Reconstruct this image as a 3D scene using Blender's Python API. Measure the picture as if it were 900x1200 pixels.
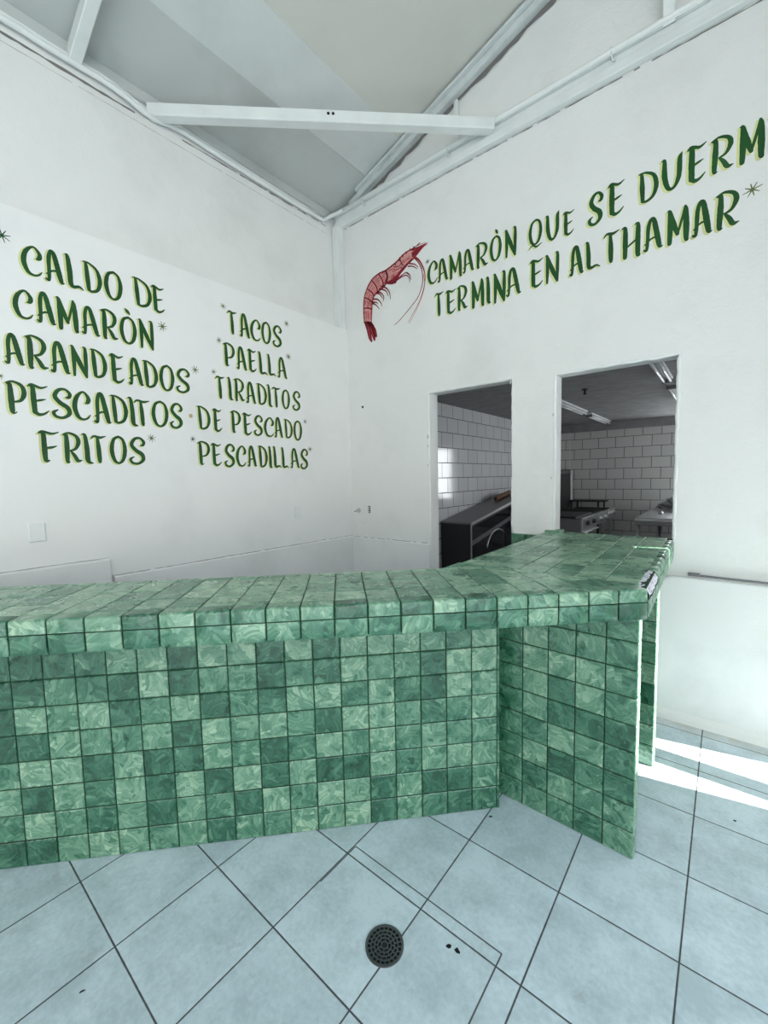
import bpy, math, random
from mathutils import Vector, Matrix
random.seed(7)
for o in list(bpy.data.objects): bpy.data.objects.remove(o)
S = bpy.context.scene
COL = S.collection
sin, cos, tan, pi = math.sin, math.cos, math.tan, math.pi

# ------------------------------------------------------------------ camera
F_PX, PITCH, ROLL, YAW, CAM_H = 491.17, .0798, -.0214, .6876, 1.5
_fw = Vector((-sin(YAW)*cos(PITCH), cos(YAW)*cos(PITCH), -sin(PITCH)))
_r0 = Vector((cos(YAW), sin(YAW), 0)); _u0 = _r0.cross(_fw)
_r = _r0*cos(ROLL) + _u0*sin(ROLL); _u = _r.cross(_fw)
cam = bpy.data.cameras.new('camera'); camo = bpy.data.objects.new('camera', cam); COL.objects.link(camo)
cam.sensor_fit = 'HORIZONTAL'; cam.sensor_width = 36; cam.lens = F_PX/900*36; cam.clip_start = .02
camo.matrix_world = Matrix(((_r.x, _u.x, -_fw.x, 0), (_r.y, _u.y, -_fw.y, 0), (_r.z, _u.z, -_fw.z, CAM_H), (0, 0, 0, 1)))
S.camera = camo

# ------------------------------------------------------------------ world, sun, exposure
w = bpy.data.worlds.new('sky'); S.world = w; w.use_nodes = True
bg = w.node_tree.nodes['Background']
_n = w.node_tree.nodes; _l = w.node_tree.links
_tc = _n.new('ShaderNodeTexCoord'); _sx = _n.new('ShaderNodeSeparateXYZ'); _l.new(_tc.outputs['Generated'], _sx.inputs[0])
_cr = _n.new('ShaderNodeValToRGB'); _l.new(_sx.outputs[2], _cr.inputs[0]); _l.new(_cr.outputs[0], bg.inputs[0])
_cr.color_ramp.elements[0].position = 0.; _cr.color_ramp.elements[0].color = (1.0, .965, .91, 1)
_cr.color_ramp.elements[1].position = .75; _cr.color_ramp.elements[1].color = (.62, .80, .94, 1)
bg.inputs[1].default_value = 1.3
SUN_AZ = Vector((.98, .2, 0)).normalized(); SUN_EL = math.radians(30)
sl = bpy.data.lights.new('sun', 'SUN'); sl.energy = 15; sl.angle = .006; sl.color = (1, .97, .92)
so = bpy.data.objects.new('sun', sl); COL.objects.link(so)
sdir = SUN_AZ*cos(SUN_EL) + Vector((0, 0, sin(SUN_EL)))
so.rotation_euler = sdir.to_track_quat('Z', 'Y').to_euler(); so.location = (8, 3, 8)
vs = S.view_settings
vs.view_transform = 'Standard'; vs.look = 'None'; vs.gamma = 1; vs.use_curve_mapping = False
vs.exposure = 1.02

# ------------------------------------------------------------------ pixel -> world rays (used only to read off sizes)
def _ray(px, py):
    return (_r*(px-450) - _u*(py-600) + _fw*F_PX)
CO = Vector((0, 0, CAM_H))
def onx(px, py, x):
    v = _ray(px, py); return CO + v*(x/v.x)
def ony(px, py, y):
    v = _ray(px, py); return CO + v*(y/v.y)
def onz(px, py, z):
    v = _ray(px, py); return CO + v*((z-CAM_H)/v.z)

# ------------------------------------------------------------------ materials
def new_mat(name):
    m = bpy.data.materials.new(name); m.use_nodes = True
    return m, m.node_tree, m.node_tree.nodes['Principled BSDF']
class NT:
    def __init__(s, nt): s.nt = nt
    def n(s, t, **k):
        x = s.nt.nodes.new(t)
        for a, b in k.items(): setattr(x, a, b)
        return x
    def put(s, sock, v):
        if hasattr(v, 'is_output'): s.nt.links.new(v, sock)
        else: sock.default_value = v
    def m(s, op, a, b=0., c=None, clamp=False):
        x = s.n('ShaderNodeMath', operation=op, use_clamp=clamp)
        s.put(x.inputs[0], a); s.put(x.inputs[1], b)
        if c is not None: s.put(x.inputs[2], c)
        return x.outputs[0]
    def mix(s, f, a, b):
        x = s.n('ShaderNodeMix', data_type='RGBA')
        s.put(x.inputs[0], f); s.put(x.inputs[6], a); s.put(x.inputs[7], b); return x.outputs[2]
    def noise(s, vec, scale, detail=3, rough=.55, dist=0):
        x = s.n('ShaderNodeTexNoise'); s.put(x.inputs['Scale'], scale); x.inputs['Detail'].default_value = detail
        x.inputs['Roughness'].default_value = rough; x.inputs['Distortion'].default_value = dist
        if vec is not None: s.put(x.inputs['Vector'], vec)
        return x.outputs[0]
    def ramp(s, f, a, b, lo=0., hi=1.):
        x = s.n('ShaderNodeMapRange', clamp=True)
        s.put(x.inputs[0], f); x.inputs[1].default_value = a; x.inputs[2].default_value = b
        x.inputs[3].default_value = lo; x.inputs[4].default_value = hi; return x.outputs[0]
    def bump(s, h, strength, dist, normal=None):
        x = s.n('ShaderNodeBump'); x.inputs['Strength'].default_value = strength; x.inputs['Distance'].default_value = dist
        s.put(x.inputs['Height'], h)
        if normal is not None: s.put(x.inputs['Normal'], normal)
        return x.outputs[0]
    def pos(s): return s.n('ShaderNodeNewGeometry').outputs['Position']
    def obj(s): return s.n('ShaderNodeTexCoord').outputs['Object']
    def uv(s): return s.n('ShaderNodeTexCoord').outputs['UV']
def C4(c): return (c[0], c[1], c[2], 1)
def srgb(r, g, b):
    return tuple((v/255/12.92 if v <= 10 else ((v/255+.055)/1.055)**2.4) for v in (r, g, b))
def plain(name, col, rough=.5, metal=0., bump=0., scale=60, spec=.5, var=.0):
    m, nt, b = new_mat(name); k = NT(nt)
    b.inputs['Roughness'].default_value = rough; b.inputs['Metallic'].default_value = metal
    b.inputs['Specular IOR Level'].default_value = spec
    o = k.obj()
    n = k.noise(o, scale, 4)
    if var:
        n2 = k.noise(o, 7, 4)
        k.put(b.inputs['Base Color'], k.mix(k.ramp(n2, .35, .7), C4(col), C4([c*(1-var) for c in col])))
    else: b.inputs['Base Color'].default_value = C4(col)
    if bump: k.put(b.inputs['Normal'], k.bump(n, bump, .004))
    return m
def plaster(name, col, stain=.12, lump=.5, rough=.65):
    m, nt, b = new_mat(name); k = NT(nt); p = k.obj()
    big = k.noise(p, 1.7, 5, .6); mid = k.noise(p, 9, 4); fine = k.noise(p, 85, 3)
    c = k.mix(k.ramp(big, .5, .72), C4(col), C4([v*(1-stain) for v in col]))
    sc = k.m('MULTIPLY', k.ramp(k.noise(p, 14, 6, .7), .66, .72), k.ramp(k.noise(p, 2.3, 2), .5, .6))
    c = k.mix(k.m('MULTIPLY', sc, .25), c, C4([v*.62 for v in col]))
    k.put(b.inputs['Base Color'], c); b.inputs['Roughness'].default_value = rough
    h = k.m('ADD', k.m('MULTIPLY', mid, 1.2), k.m('MULTIPLY', fine, .35))
    k.put(b.inputs['Normal'], k.bump(h, lump, .006))
    return m
M = {}
M['wall'] = plaster('white_plaster', (.80, .82, .81))
M['wall_l'] = plaster('white_plaster_smooth', (.845, .85, .845), .07, .14)
M['wall_u'] = plaster('older_white_plaster', (.795, .80, .785), .09, .45)
M['wall_rough'] = plaster('white_plaster_rough', (.80, .805, .79), .08, .9)
M['dado'] = plaster('white_plaster_worn', (.79, .80, .79), .1, .3)
M['dirt'] = plaster('plaster_dirty', (.45, .42, .38), .3, .9)
M['roof_a'] = plaster('roof_sheet_grey', (.54, .565, .55), .16, .1, .5)
M['roof_b'] = plaster('roof_sheet_mid', (.65, .68, .67), .1, .1, .5)
M['roof_c'] = plaster('roof_sheet_pale', (.64, .635, .59), .05, .06, .5)
M['steelw'] = plain('white_painted_steel', (.78, .81, .80), .35, 0, .15, 40, .5, .08)
M['steelgrey'] = plain('grey_white_steel', (.66, .70, .70), .4, 0, .3, 40, .5, .2)
M['pipe'] = plain('white_conduit', (.82, .84, .83), .4, 0, .1, 60, .5, .05)
M['crack_shade'] = plain('grey_joint_shade', (.36, .35, .33), .9)
M['mort_shade'] = plain('crumbled_mortar_shade', (.20, .19, .18), .9, 0, .8, 90)
M['paint_green'] = plain('green_sign_paint', (.006, .080, .012), .45, 0, .2, 80, .4, .3)
M['paint_shadow'] = plain('yellow_green_sign_paint', (.70, .72, .34), .5, 0, .1, 80, .4, .1)
M['paint_olive'] = plain('olive_sign_paint', (.13, .16, .05), .5, 0, .1, 80, .4, .2)
M['paint_tan'] = plain('tan_sign_paint', (.50, .40, .20), .5)
M['red_dark'] = plain('crimson_paint', (.25, .006, .016), .5, 0, .1, 80, .4, .3)
M['red_mid'] = plain('red_paint', (.47, .05, .065), .5, 0, .1, 80, .4, .25)
M['red_pink'] = plain('pale_red_paint', (.70, .33, .31), .5, 0, .1, 80, .4, .2)
M['steel'] = plain('stainless_steel', (.52, .53, .54), .32, 1., .05, 30)
M['steel_d'] = plain('dull_dark_steel', (.20, .20, .21), .38, .8, .1, 30)
M['steel_k'] = plain('blackened_steel', (.035, .035, .037), .4, .4, .1, 30)
M['black'] = plain('black_enamel', (.012, .012, .013), .35)
M['iron'] = plain('cast_iron', (.03, .03, .03), .6, .3, .3, 60)
M['drain'] = plain('weathered_drain_metal', (.15, .165, .17), .45, .5, .3, 60, .5, .4)
M['hole'] = plain('dark_hole', (.006, .006, .006), .9)
M['glass_d'] = plain('dark_glass', (.01, .01, .012), .06)
M['plastic_w'] = plain('white_plastic', (.80, .83, .83), .35)
M['tube'] = plain('unlit_white_tube', (.80, .82, .82), .25)
M['conc'] = plain('grey_concrete', (.30, .30, .30), .8, 0, .5, 12, .3, .25)
M['pave'] = plain('pale_pavement', (.42, .41, .39), .8, 0, .3, 10, .3, .2)
M['brown'] = plain('brown_cardboard', (.16, .085, .045), .7)
M['bag'] = plain('grey_plastic_film', (.32, .33, .33), .3, 0, .5, 25)
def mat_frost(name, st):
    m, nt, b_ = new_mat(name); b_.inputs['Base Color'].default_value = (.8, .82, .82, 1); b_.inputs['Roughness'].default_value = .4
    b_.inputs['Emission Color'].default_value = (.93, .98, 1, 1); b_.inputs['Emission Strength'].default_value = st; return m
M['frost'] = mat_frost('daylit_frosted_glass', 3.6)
M['fill_glow'] = mat_frost('added_fill_glow_glass', 1.15)  # glow of the added side window
M['mortar'] = None

def mat_green_tile():
    m, nt, b = new_mat('green_brushed_tile'); k = NT(nt)
    uv = k.uv()
    tint = k.n('ShaderNodeAttribute', attribute_name='tint').outputs['Fac']
    nz = k.n('ShaderNodeTexNoise'); nz.inputs['Scale'].default_value = 2.2; nz.inputs['Detail'].default_value = 2; k.put(nz.inputs['Vector'], uv)
    sc = k.n('ShaderNodeVectorMath', operation='SCALE'); k.put(sc.inputs[0], nz.outputs['Color']); sc.inputs['Scale'].default_value = .07
    wa = k.n('ShaderNodeVectorMath', operation='ADD'); k.put(wa.inputs[0], uv); k.put(wa.inputs[1], sc.outputs[0]); wv = wa.outputs[0]
    def dabs(scale, freq, off, seed):
        """overlapping curved brush dabs: arcs about a centre thrown off each cell"""
        mp = k.n('ShaderNodeVectorMath', operation='ADD'); k.put(mp.inputs[0], wv); mp.inputs[1].default_value = (seed, seed*1.7, 0)
        v = mp.outputs[0]
        vo = k.n('ShaderNodeTexVoronoi', feature='F1', voronoi_dimensions='2D'); vo.inputs['Scale'].default_value = scale; k.put(vo.inputs['Vector'], v)
        col = k.n('ShaderNodeSeparateColor'); k.put(col.inputs[0], vo.outputs['Color'])
        ang = k.m('MULTIPLY', col.outputs[0], 6.283)
        cb = k.n('ShaderNodeCombineXYZ'); k.put(cb.inputs[0], k.m('MULTIPLY', k.m('COSINE', ang), off)); k.put(cb.inputs[1], k.m('MULTIPLY', k.m('SINE', ang), off))
        ctr = k.n('ShaderNodeVectorMath', operation='ADD'); k.put(ctr.inputs[0], vo.outputs['Position']); k.put(ctr.inputs[1], cb.outputs[0])
        dv = k.n('ShaderNodeVectorMath', operation='DISTANCE'); k.put(dv.inputs[0], v); k.put(dv.inputs[1], ctr.outputs[0])
        d = dv.outputs['Value']
        cx = k.n('ShaderNodeCombineXYZ'); k.put(cx.inputs[0], k.m('MULTIPLY', d, freq)); k.put(cx.inputs[1], k.m('MULTIPLY', col.outputs[1], 37.))
        streak = k.noise(cx.outputs[0], 1., 3, .6)
        tone = k.m('ADD', k.m('MULTIPLY', k.m('SUBTRACT', col.outputs[2], .5), .34), k.m('MULTIPLY', k.m('SUBTRACT', d, off), 1.0*scale/3.))
        return k.m('SUBTRACT', streak, .5), tone
    s1, t1 = dabs(1.7, 9., .85, 0.)
    s2, t2 = dabs(2.3, 12., .60, 13.7)
    sel = k.ramp(k.noise(wv, 2.6, 1), .485, .515)
    s3 = k.m('ADD', k.m('MULTIPLY', s1, k.m('SUBTRACT', 1., sel)), k.m('MULTIPLY', s2, sel))
    t3 = k.m('ADD', k.m('MULTIPLY', t1, k.m('SUBTRACT', 1., sel)), k.m('MULTIPLY', t2, sel))
    patch = k.noise(wv, 1.3, 2, .5)
    f = k.m('ADD', k.m('MULTIPLY', s3, 1.35), k.m('MULTIPLY', t3, .62))
    f = k.m('ADD', f, k.m('MULTIPLY', k.m('SUBTRACT', patch, .5), .4))
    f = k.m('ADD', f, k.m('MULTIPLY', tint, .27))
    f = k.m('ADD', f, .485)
    cr = k.n('ShaderNodeValToRGB'); k.put(cr.inputs[0], f)
    e = cr.color_ramp.elements
    e[0].position = 0.; e[0].color = C4(srgb(20, 70, 46))
    e[1].position = 1.; e[1].color = C4(srgb(160, 190, 160))
    for ps, c in ((.25, (40, 95, 71)), (.5, (76, 126, 99)), (.75, (115, 154, 127))):
        q = e.new(ps); q.color = C4(srgb(*c))
    k.put(b.inputs['Base Color'], cr.outputs[0])
    k.put(b.inputs['Roughness'], k.ramp(patch, .3, .7, .24, .36)); b.inputs['Specular IOR Level'].default_value = .9
    k.put(b.inputs['Normal'], k.bump(k.m('ADD', patch, k.m('MULTIPLY', s3, .3)), .10, .004))
    return m
M['gtile'] = mat_green_tile()
M['grout'] = plain('dark_green_grout', srgb(30, 62, 44), .8, 0, .4, 120)
M['groutw'] = plain('pale_crumbling_grout', (.55, .57, .52), .9, 0, .5, 120)
def mat_mortar():
    m, nt, b = new_mat('exposed_white_mortar'); k = NT(nt); p = k.obj()
    a = k.noise(p, 45, 5, .65)
    k.put(b.inputs['Base Color'], k.mix(k.ramp(a, .30, .52), C4((.20, .19, .20)), C4((.76, .74, .82))))
    b.inputs['Roughness'].default_value = .85
    k.put(b.inputs['Normal'], k.bump(a, .9, .01)); return m
M['mortar'] = mat_mortar()

GX0, GY0, GT = -1.849, .3902, .3566
def mat_floor():
    m, nt, b = new_mat('pale_floor_tiles'); k = NT(nt)
    sp = k.n('ShaderNodeSeparateXYZ'); k.put(sp.inputs[0], k.pos()); X, Y = sp.outputs[0], sp.outputs[1]
    def cellline(c, o):
        q = k.m('DIVIDE', k.m('SUBTRACT', c, o), GT)
        fr = k.m('FRACT', k.m('ADD', q, 100.))
        dist = k.m('MULTIPLY', k.m('MINIMUM', fr, k.m('SUBTRACT', 1., fr)), GT)
        return k.m('FLOOR', q), dist
    ix, dx = cellline(X, GX0); iy, dy = cellline(Y, GY0)
    wob = k.m('MULTIPLY', k.m('SUBTRACT', k.noise(k.pos(), 30, 2), .5), .0012)
    d = k.m('ADD', k.m('MINIMUM', dx, dy), wob)
    def seg(c, val, other, lo, hi):
        far = k.m('ADD', k.m('MULTIPLY', k.m('LESS_THAN', other, lo), 1.), k.m('MULTIPLY', k.m('GREATER_THAN', other, hi), 1.))
        return k.m('ADD', k.m('ABSOLUTE', k.m('SUBTRACT', c, val)), far)
    for c, val, o, lo, hi in ((Y, 1.147, X, -1.131, -.500), (X, -.501, Y, .45, 1.147), (X, -1.13, Y, .955, 1.147)):
        d = k.m('MINIMUM', d, k.m('ADD', seg(c, val, o, lo, hi), .0003))
    g = k.ramp(d, .0016, .0034, 1., 0.)
    comb = k.n('ShaderNodeCombineXYZ'); k.put(comb.inputs[0], ix); k.put(comb.inputs[1], iy)
    wn = k.n('ShaderNodeTexWhiteNoise', noise_dimensions='3D'); k.put(wn.inputs['Vector'], comb.outputs[0])
    a = k.noise(k.pos(), 6, 6, .65); a2 = k.noise(k.pos(), 60, 4, .6)
    t = k.m('ADD', k.m('MULTIPLY', a, .7), k.m('MULTIPLY', a2, .35))
    t = k.m('ADD', t, k.m('MULTIPLY', k.m('SUBTRACT', wn.outputs[0], .5), .12))
    col = k.mix(k.ramp(t, .40, .64), C4((.49, .58, .62)), C4((.69, .785, .845)))
    # a warmer worn band next to the back wall
    bw = k.m('MULTIPLY', k.ramp(Y, 2.85, 2.95), k.ramp(k.noise(k.pos(), 11, 4), .35, .6, .25, .75))
    col = k.mix(bw, col, C4((.50, .47, .40)))
    sc = k.m('MULTIPLY', k.ramp(k.noise(k.pos(), 3.2, 7, .78, 1.2), .61, .66), .28)
    col = k.mix(sc, col, C4((.30, .31, .31)))
    col = k.mix(g, col, C4((.07, .075, .08)))
    k.put(b.inputs['Base Color'], col)
    k.put(b.inputs['Roughness'], k.m('ADD', k.ramp(a, .3, .7, .30, .42), k.m('MULTIPLY', g, .4)))
    h = k.m('ADD', k.m('MULTIPLY', g, -1.), k.m('MULTIPLY', a2, .06))
    k.put(b.inputs['Normal'], k.bump(h, .5, .002))
    return m
M['floor'] = mat_floor()
def mat_brick(name, bw, bh, col, rough, grout, offx=0., offz=0.):
    m, nt, b = new_mat(name); k = NT(nt)
    mp = k.n('ShaderNodeMapping'); k.put(mp.inputs[0], k.uv()); mp.inputs['Location'].default_value = (offx, offz, 0)
    br = k.n('ShaderNodeTexBrick'); k.put(br.inputs['Vector'], mp.outputs[0])
    br.offset = .5; br.inputs['Scale'].default_value = 1; br.inputs['Brick Width'].default_value = bw; br.inputs['Row Height'].default_value = bh
    br.inputs['Mortar Size'].default_value = .0048; br.inputs['Mortar Smooth'].default_value = .2
    br.inputs['Color1'].default_value = C4(col); br.inputs['Color2'].default_value = C4([c*.93 for c in col]); br.inputs['Mortar'].default_value = C4(grout)
    k.put(b.inputs['Base Color'], br.outputs[0]); b.inputs['Specular IOR Level'].default_value = .9
    f = br.outputs['Fac']
    k.put(b.inputs['Roughness'], k.m('ADD', k.m('MULTIPLY', f, .5), rough))
    nz = k.noise(k.obj(), 5, 2)
    k.put(b.inputs['Normal'], k.bump(k.m('ADD', k.m('MULTIPLY', f, -1.), k.m('MULTIPLY', nz, .4)), .35, .003))
    return m
M['ktile'] = mat_brick('white_wall_tile', .287, .2, (.66, .67, .68), .10, (.05, .05, .05), .10, -.09)
M['ktile_b'] = mat_brick('white_wall_tile_matt', .287, .193, (.60, .60, .585), .28, (.05, .05, .05), .06, -.05)

# ------------------------------------------------------------------ mesh builder
class MB:
    def __init__(s): s.v = []; s.f = []; s.m = []; s.uv = []; s.t = []; s.sm = []
    def poly(s, pts, mat=0, uv=None, tint=0., smooth=False):
        i = len(s.v); s.v += [tuple(p) for p in pts]; s.f.append(tuple(range(i, i+len(pts))))
        s.m.append(mat); s.uv += list(uv) if uv else [(0, 0)]*len(pts); s.t.append(tint); s.sm.append(smooth)
    def faces(s, verts, faces, mat=0, smooth=False):
        i = len(s.v); s.v += [tuple(p) for p in verts]
        for f in faces:
            s.f.append(tuple(i+k for k in f)); s.m.append(mat); s.uv += [(0, 0)]*len(f); s.t.append(0.); s.sm.append(smooth)
    def box(s, a, b, mat=0, uvaxis=None):
        x0, y0, z0 = [min(a[i], b[i]) for i in range(3)]; x1, y1, z1 = [max(a[i], b[i]) for i in range(3)]
        P = [(x0,y0,z0),(x1,y0,z0),(x1,y1,z0),(x0,y1,z0),(x0,y0,z1),(x1,y0,z1),(x1,y1,z1),(x0,y1,z1)]
        for f in ((0,3,2,1),(4,5,6,7),(0,1,5,4),(1,2,6,5),(2,3,7,6),(3,0,4,7)):
            q = [P[i] for i in f]
            uv = None
            if uvaxis == 'x': uv = [(p[0], p[2]) for p in q]
            if uvaxis == 'y': uv = [(p[1], p[2]) for p in q]
            s.poly(q, mat, uv)
    def bbox(s, a, b, r=.004, mat=0):
        """box with chamfered edges"""
        lo = [min(a[i], b[i]) for i in range(3)]; hi = [max(a[i], b[i]) for i in range(3)]
        r = min([r]+[(hi[i]-lo[i])*.45 for i in range(3)])
        V = {}
        L = []
        for sx in (0, 1):
            for sy in (0, 1):
                for sz in (0, 1):
                    sg = (sx, sy, sz)
                    for ax in range(3):
                        p = []
                        for i in range(3):
                            e = hi[i] if sg[i] else lo[i]
                            p.append(e if i == ax else (e - r if sg[i] else e + r))
                        V[(sg, ax)] = len(L); L.append(p)
        F = []
        for ax in range(3):
            o1, o2 = [i for i in range(3) if i != ax]
            for sd in (0, 1):
                q = []
                for u, v in ((0, 0), (1, 0), (1, 1), (0, 1)):
                    g = [0, 0, 0]; g[ax] = sd; g[o1] = u; g[o2] = v; q.append(V[(tuple(g), ax)])
                F.append(q)
            for u in (0, 1):
                for v in (0, 1):
                    g0 = [0, 0, 0]; g1 = [0, 0, 0]; g0[o1] = g1[o1] = u; g0[o2] = g1[o2] = v; g1[ax] = 1
                    g0 = tuple(g0); g1 = tuple(g1)
                    F.append([V[(g0, o1)], V[(g1, o1)], V[(g1, o2)], V[(g0, o2)]])
        for g in [(x, y, z) for x in (0, 1) for y in (0, 1) for z in (0, 1)]:
            F.append([V[(g, 0)], V[(g, 1)], V[(g, 2)]])
        s.faces(L, F, mat)
    def prism(s, pts, d, mat=0):
        """planar polygon pts extruded along vector d"""
        d = Vector(d); A = [Vector(p) for p in pts]; B = [p + d for p in A]; n = len(A)
        s.poly(A[::-1], mat); s.poly(B, mat)
        for i in range(n): s.poly([A[i], A[(i+1) % n], B[(i+1) % n], B[i]], mat)
    def tube(s, path, r, mat=0, n=10, cap=True):
        P = [Vector(p) for p in path]; rings = []
        up = None
        for i, p in enumerate(P):
            t = (P[min(i+1, len(P)-1)] - P[max(i-1, 0)]).normalized()
            if up is None: up = Vector((0, 0, 1)) if abs(t.z) < .9 else Vector((1, 0, 0))
            a = t.cross(up).normalized(); up = a.cross(t).normalized()
            rr = r[i] if isinstance(r, (list, tuple)) else r
            rings.append([p + (a*cos(2*pi*k/n) + up*sin(2*pi*k/n))*rr for k in range(n)])
        V = [q for g in rings for q in g]; F = []
        for i in range(len(P)-1):
            for k in range(n): F.append((i*n+k, i*n+(k+1) % n, (i+1)*n+(k+1) % n, (i+1)*n+k))
        s.faces(V, F, mat, True)
        if cap: s.faces(rings[0][::-1], [tuple(range(n))], mat); s.faces(rings[-1], [tuple(range(n))], mat)
    def bar(s, p, q, wd, ht, mat=0, up=(0, 0, 1), r=.003):
        """rectangular bar from p to q"""
        p = Vector(p); q = Vector(q); t = (q-p).normalized(); a = t.cross(Vector(up)).normalized(); b = a.cross(t).normalized()
        c = [(-wd/2, -ht/2+r), (-wd/2+r, -ht/2), (wd/2-r, -ht/2), (wd/2, -ht/2+r), (wd/2, ht/2-r), (wd/2-r, ht/2), (-wd/2+r, ht/2), (-wd/2, ht/2-r)]
        s.prism([p + a*x + b*y for x, y in c], q-p, mat)
    def lathe(s, c, axis, prof, mat=0, n=20):
        """prof: list of (radius, height along axis)"""
        c = Vector(c); ax = Vector(axis).normalized(); e = Vector((0, 0, 1)) if abs(ax.z) < .9 else Vector((1, 0, 0))
        a = ax.cross(e).normalized(); b = ax.cross(a); V = []; F = []
        for r, h in prof: V += [c + ax*h + (a*cos(2*pi*k/n)+b*sin(2*pi*k/n))*r for k in range(n)]
        for i in range(len(prof)-1):
            for k in range(n): F.append((i*n+k, i*n+(k+1) % n, (i+1)*n+(k+1) % n, (i+1)*n+k))
        F.append(tuple(range(n))[::-1]); F.append(tuple((len(prof)-1)*n+k for k in range(n)))
        s.faces(V, F, mat)
    def build(s, name, mats, parent=None, origin=None):
        me = bpy.data.meshes.new(name)
        L = Vector((0, 0, 0))
        if parent is not None:
            q = parent
            while q is not None: L = L + q.location; q = q.parent
        own = Vector(origin) - L if origin is not None else Vector((0, 0, 0))
        off = L + own
        me.from_pydata([(v[0]-off.x, v[1]-off.y, v[2]-off.z) for v in s.v], [], s.f)
        for mm in (mats if isinstance(mats, (list, tuple)) else [mats]): me.materials.append(mm)
        me.polygons.foreach_set('material_index', s.m)
        me.polygons.foreach_set('use_smooth', s.sm)
        ul = me.uv_layers.new(name='UVMap')
        ul.data.foreach_set('uv', [c for p in s.uv for c in p])
        at = me.attributes.new('tint', 'FLOAT', 'FACE'); at.data.foreach_set('value', s.t)
        me.update()
        import bmesh
        bm = bmesh.new(); bm.from_mesh(me)
        bmesh.ops.remove_doubles(bm, verts=bm.verts, dist=1e-6)
        bmesh.ops.recalc_face_normals(bm, faces=bm.faces); bm.to_mesh(me); bm.free()
        o = bpy.data.objects.new(name, me); COL.objects.link(o); o.location = own
        if parent is not None: o.parent = parent
        return o
def thing(name, label, cat, loc, group=None):
    o = bpy.data.objects.new(name, None); COL.objects.link(o); o.location = loc; o.empty_display_size = .1
    return tag(o, label, cat, group)
def tag(o, label=None, cat=None, group=None, kind=None):
    if label: o['label'] = label
    if cat: o['category'] = cat
    if group: o['group'] = group
    if kind: o['kind'] = kind
    return o
def struct(o): o['kind'] = 'structure'; return o
def copy_tree(o, parent=None):
    c = o.copy(); COL.objects.link(c); c.parent = parent
    for ch in list(o.children): copy_tree(ch, c)
    return c

# ------------------------------------------------------------------ tiles
def clip(poly, a, b, c):
    """keep a*x+b*y+c >= 0"""
    out = []
    for i in range(len(poly)):
        p, q = poly[i], poly[(i+1) % len(poly)]; dp = a*p[0]+b*p[1]+c; dq = a*q[0]+b*q[1]+c
        if dp >= 0: out.append(p)
        if dp*dq < 0:
            t = dp/(dp-dq); out.append((p[0]+(q[0]-p[0])*t, p[1]+(q[1]-p[1])*t))
    return out
def inset(poly, d):
    """inset a convex counter-clockwise polygon"""
    out = poly
    for i in range(len(poly)):
        p, q = poly[i], poly[(i+1) % len(poly)]
        ex, ey = q[0]-p[0], q[1]-p[1]; l = math.hypot(ex, ey)
        if l < 1e-6: continue
        nx, ny = -ey/l, ex/l
        out = clip(out, nx, ny, -(nx*p[0]+ny*p[1]) - d)
        if len(out) < 3: return []
    return out
TS = .11
def lay_tile(mb, poly, to3, n, th=.004, gap=.0045, bev=.0028, tint=None, mat=0):
    """poly: convex ccw polygon in panel coordinates; to3 maps to the grout plane, n is the outward normal"""
    p0 = inset(poly, gap/2)
    if len(p0) < 3: return
    ar = abs(sum(p0[i][0]*p0[(i+1) % len(p0)][1]-p0[(i+1) % len(p0)][0]*p0[i][1] for i in range(len(p0))))/2
    if ar < 2e-5: return
    p1 = inset(p0, bev)
    if len(p1) != len(p0): p1 = p0
    n = Vector(n)
    jit = random.uniform(-.0006, .0006)
    if tint is None: tint = random.choice((-1., -.6, -.3, 0, .2, .4, .6, .8)) + random.uniform(-.15, .15)
    ou, ov = random.uniform(0, 90), random.uniform(0, 90); ra = random.choice((0, 1, 2, 3))*pi/2
    def U(p):
        x, y = p[0]/TS, p[1]/TS; return (ou + x*cos(ra)-y*sin(ra), ov + x*sin(ra)+y*cos(ra))
    A = [to3(*p) for p in p0]; B = [to3(*p) + n*(th-bev*.8+jit) for p in p0]; Cc = [to3(*p) + n*(th+jit) for p in p1]
    k = len(p0)
    mb.poly(Cc, mat, [U(p) for p in p1], tint)
    for i in range(k):
        j = (i+1) % k
        mb.poly([B[i], B[j], Cc[j], Cc[i]], mat, [U(p0[i]), U(p0[j]), U(p1[j]), U(p1[i])], tint)
        mb.poly([A[i], A[j], B[j], B[i]], mat, [U(p0[i]), U(p0[j]), U(p0[j]), U(p0[i])], tint)
def grid_tiles(mb, us, vs_, to3, n, clips=(), tints=None, **kw):
    for i in range(len(us)-1):
        for j in range(len(vs_)-1):
            p = [(us[i], vs_[j]), (us[i+1], vs_[j]), (us[i+1], vs_[j+1]), (us[i], vs_[j+1])]
            for c in clips:
                p = clip(p, *c)
                if len(p) < 3: break
            if len(p) >= 3: lay_tile(mb, p, to3, n, tint=(tints[j][i] if tints else None), **kw)
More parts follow.
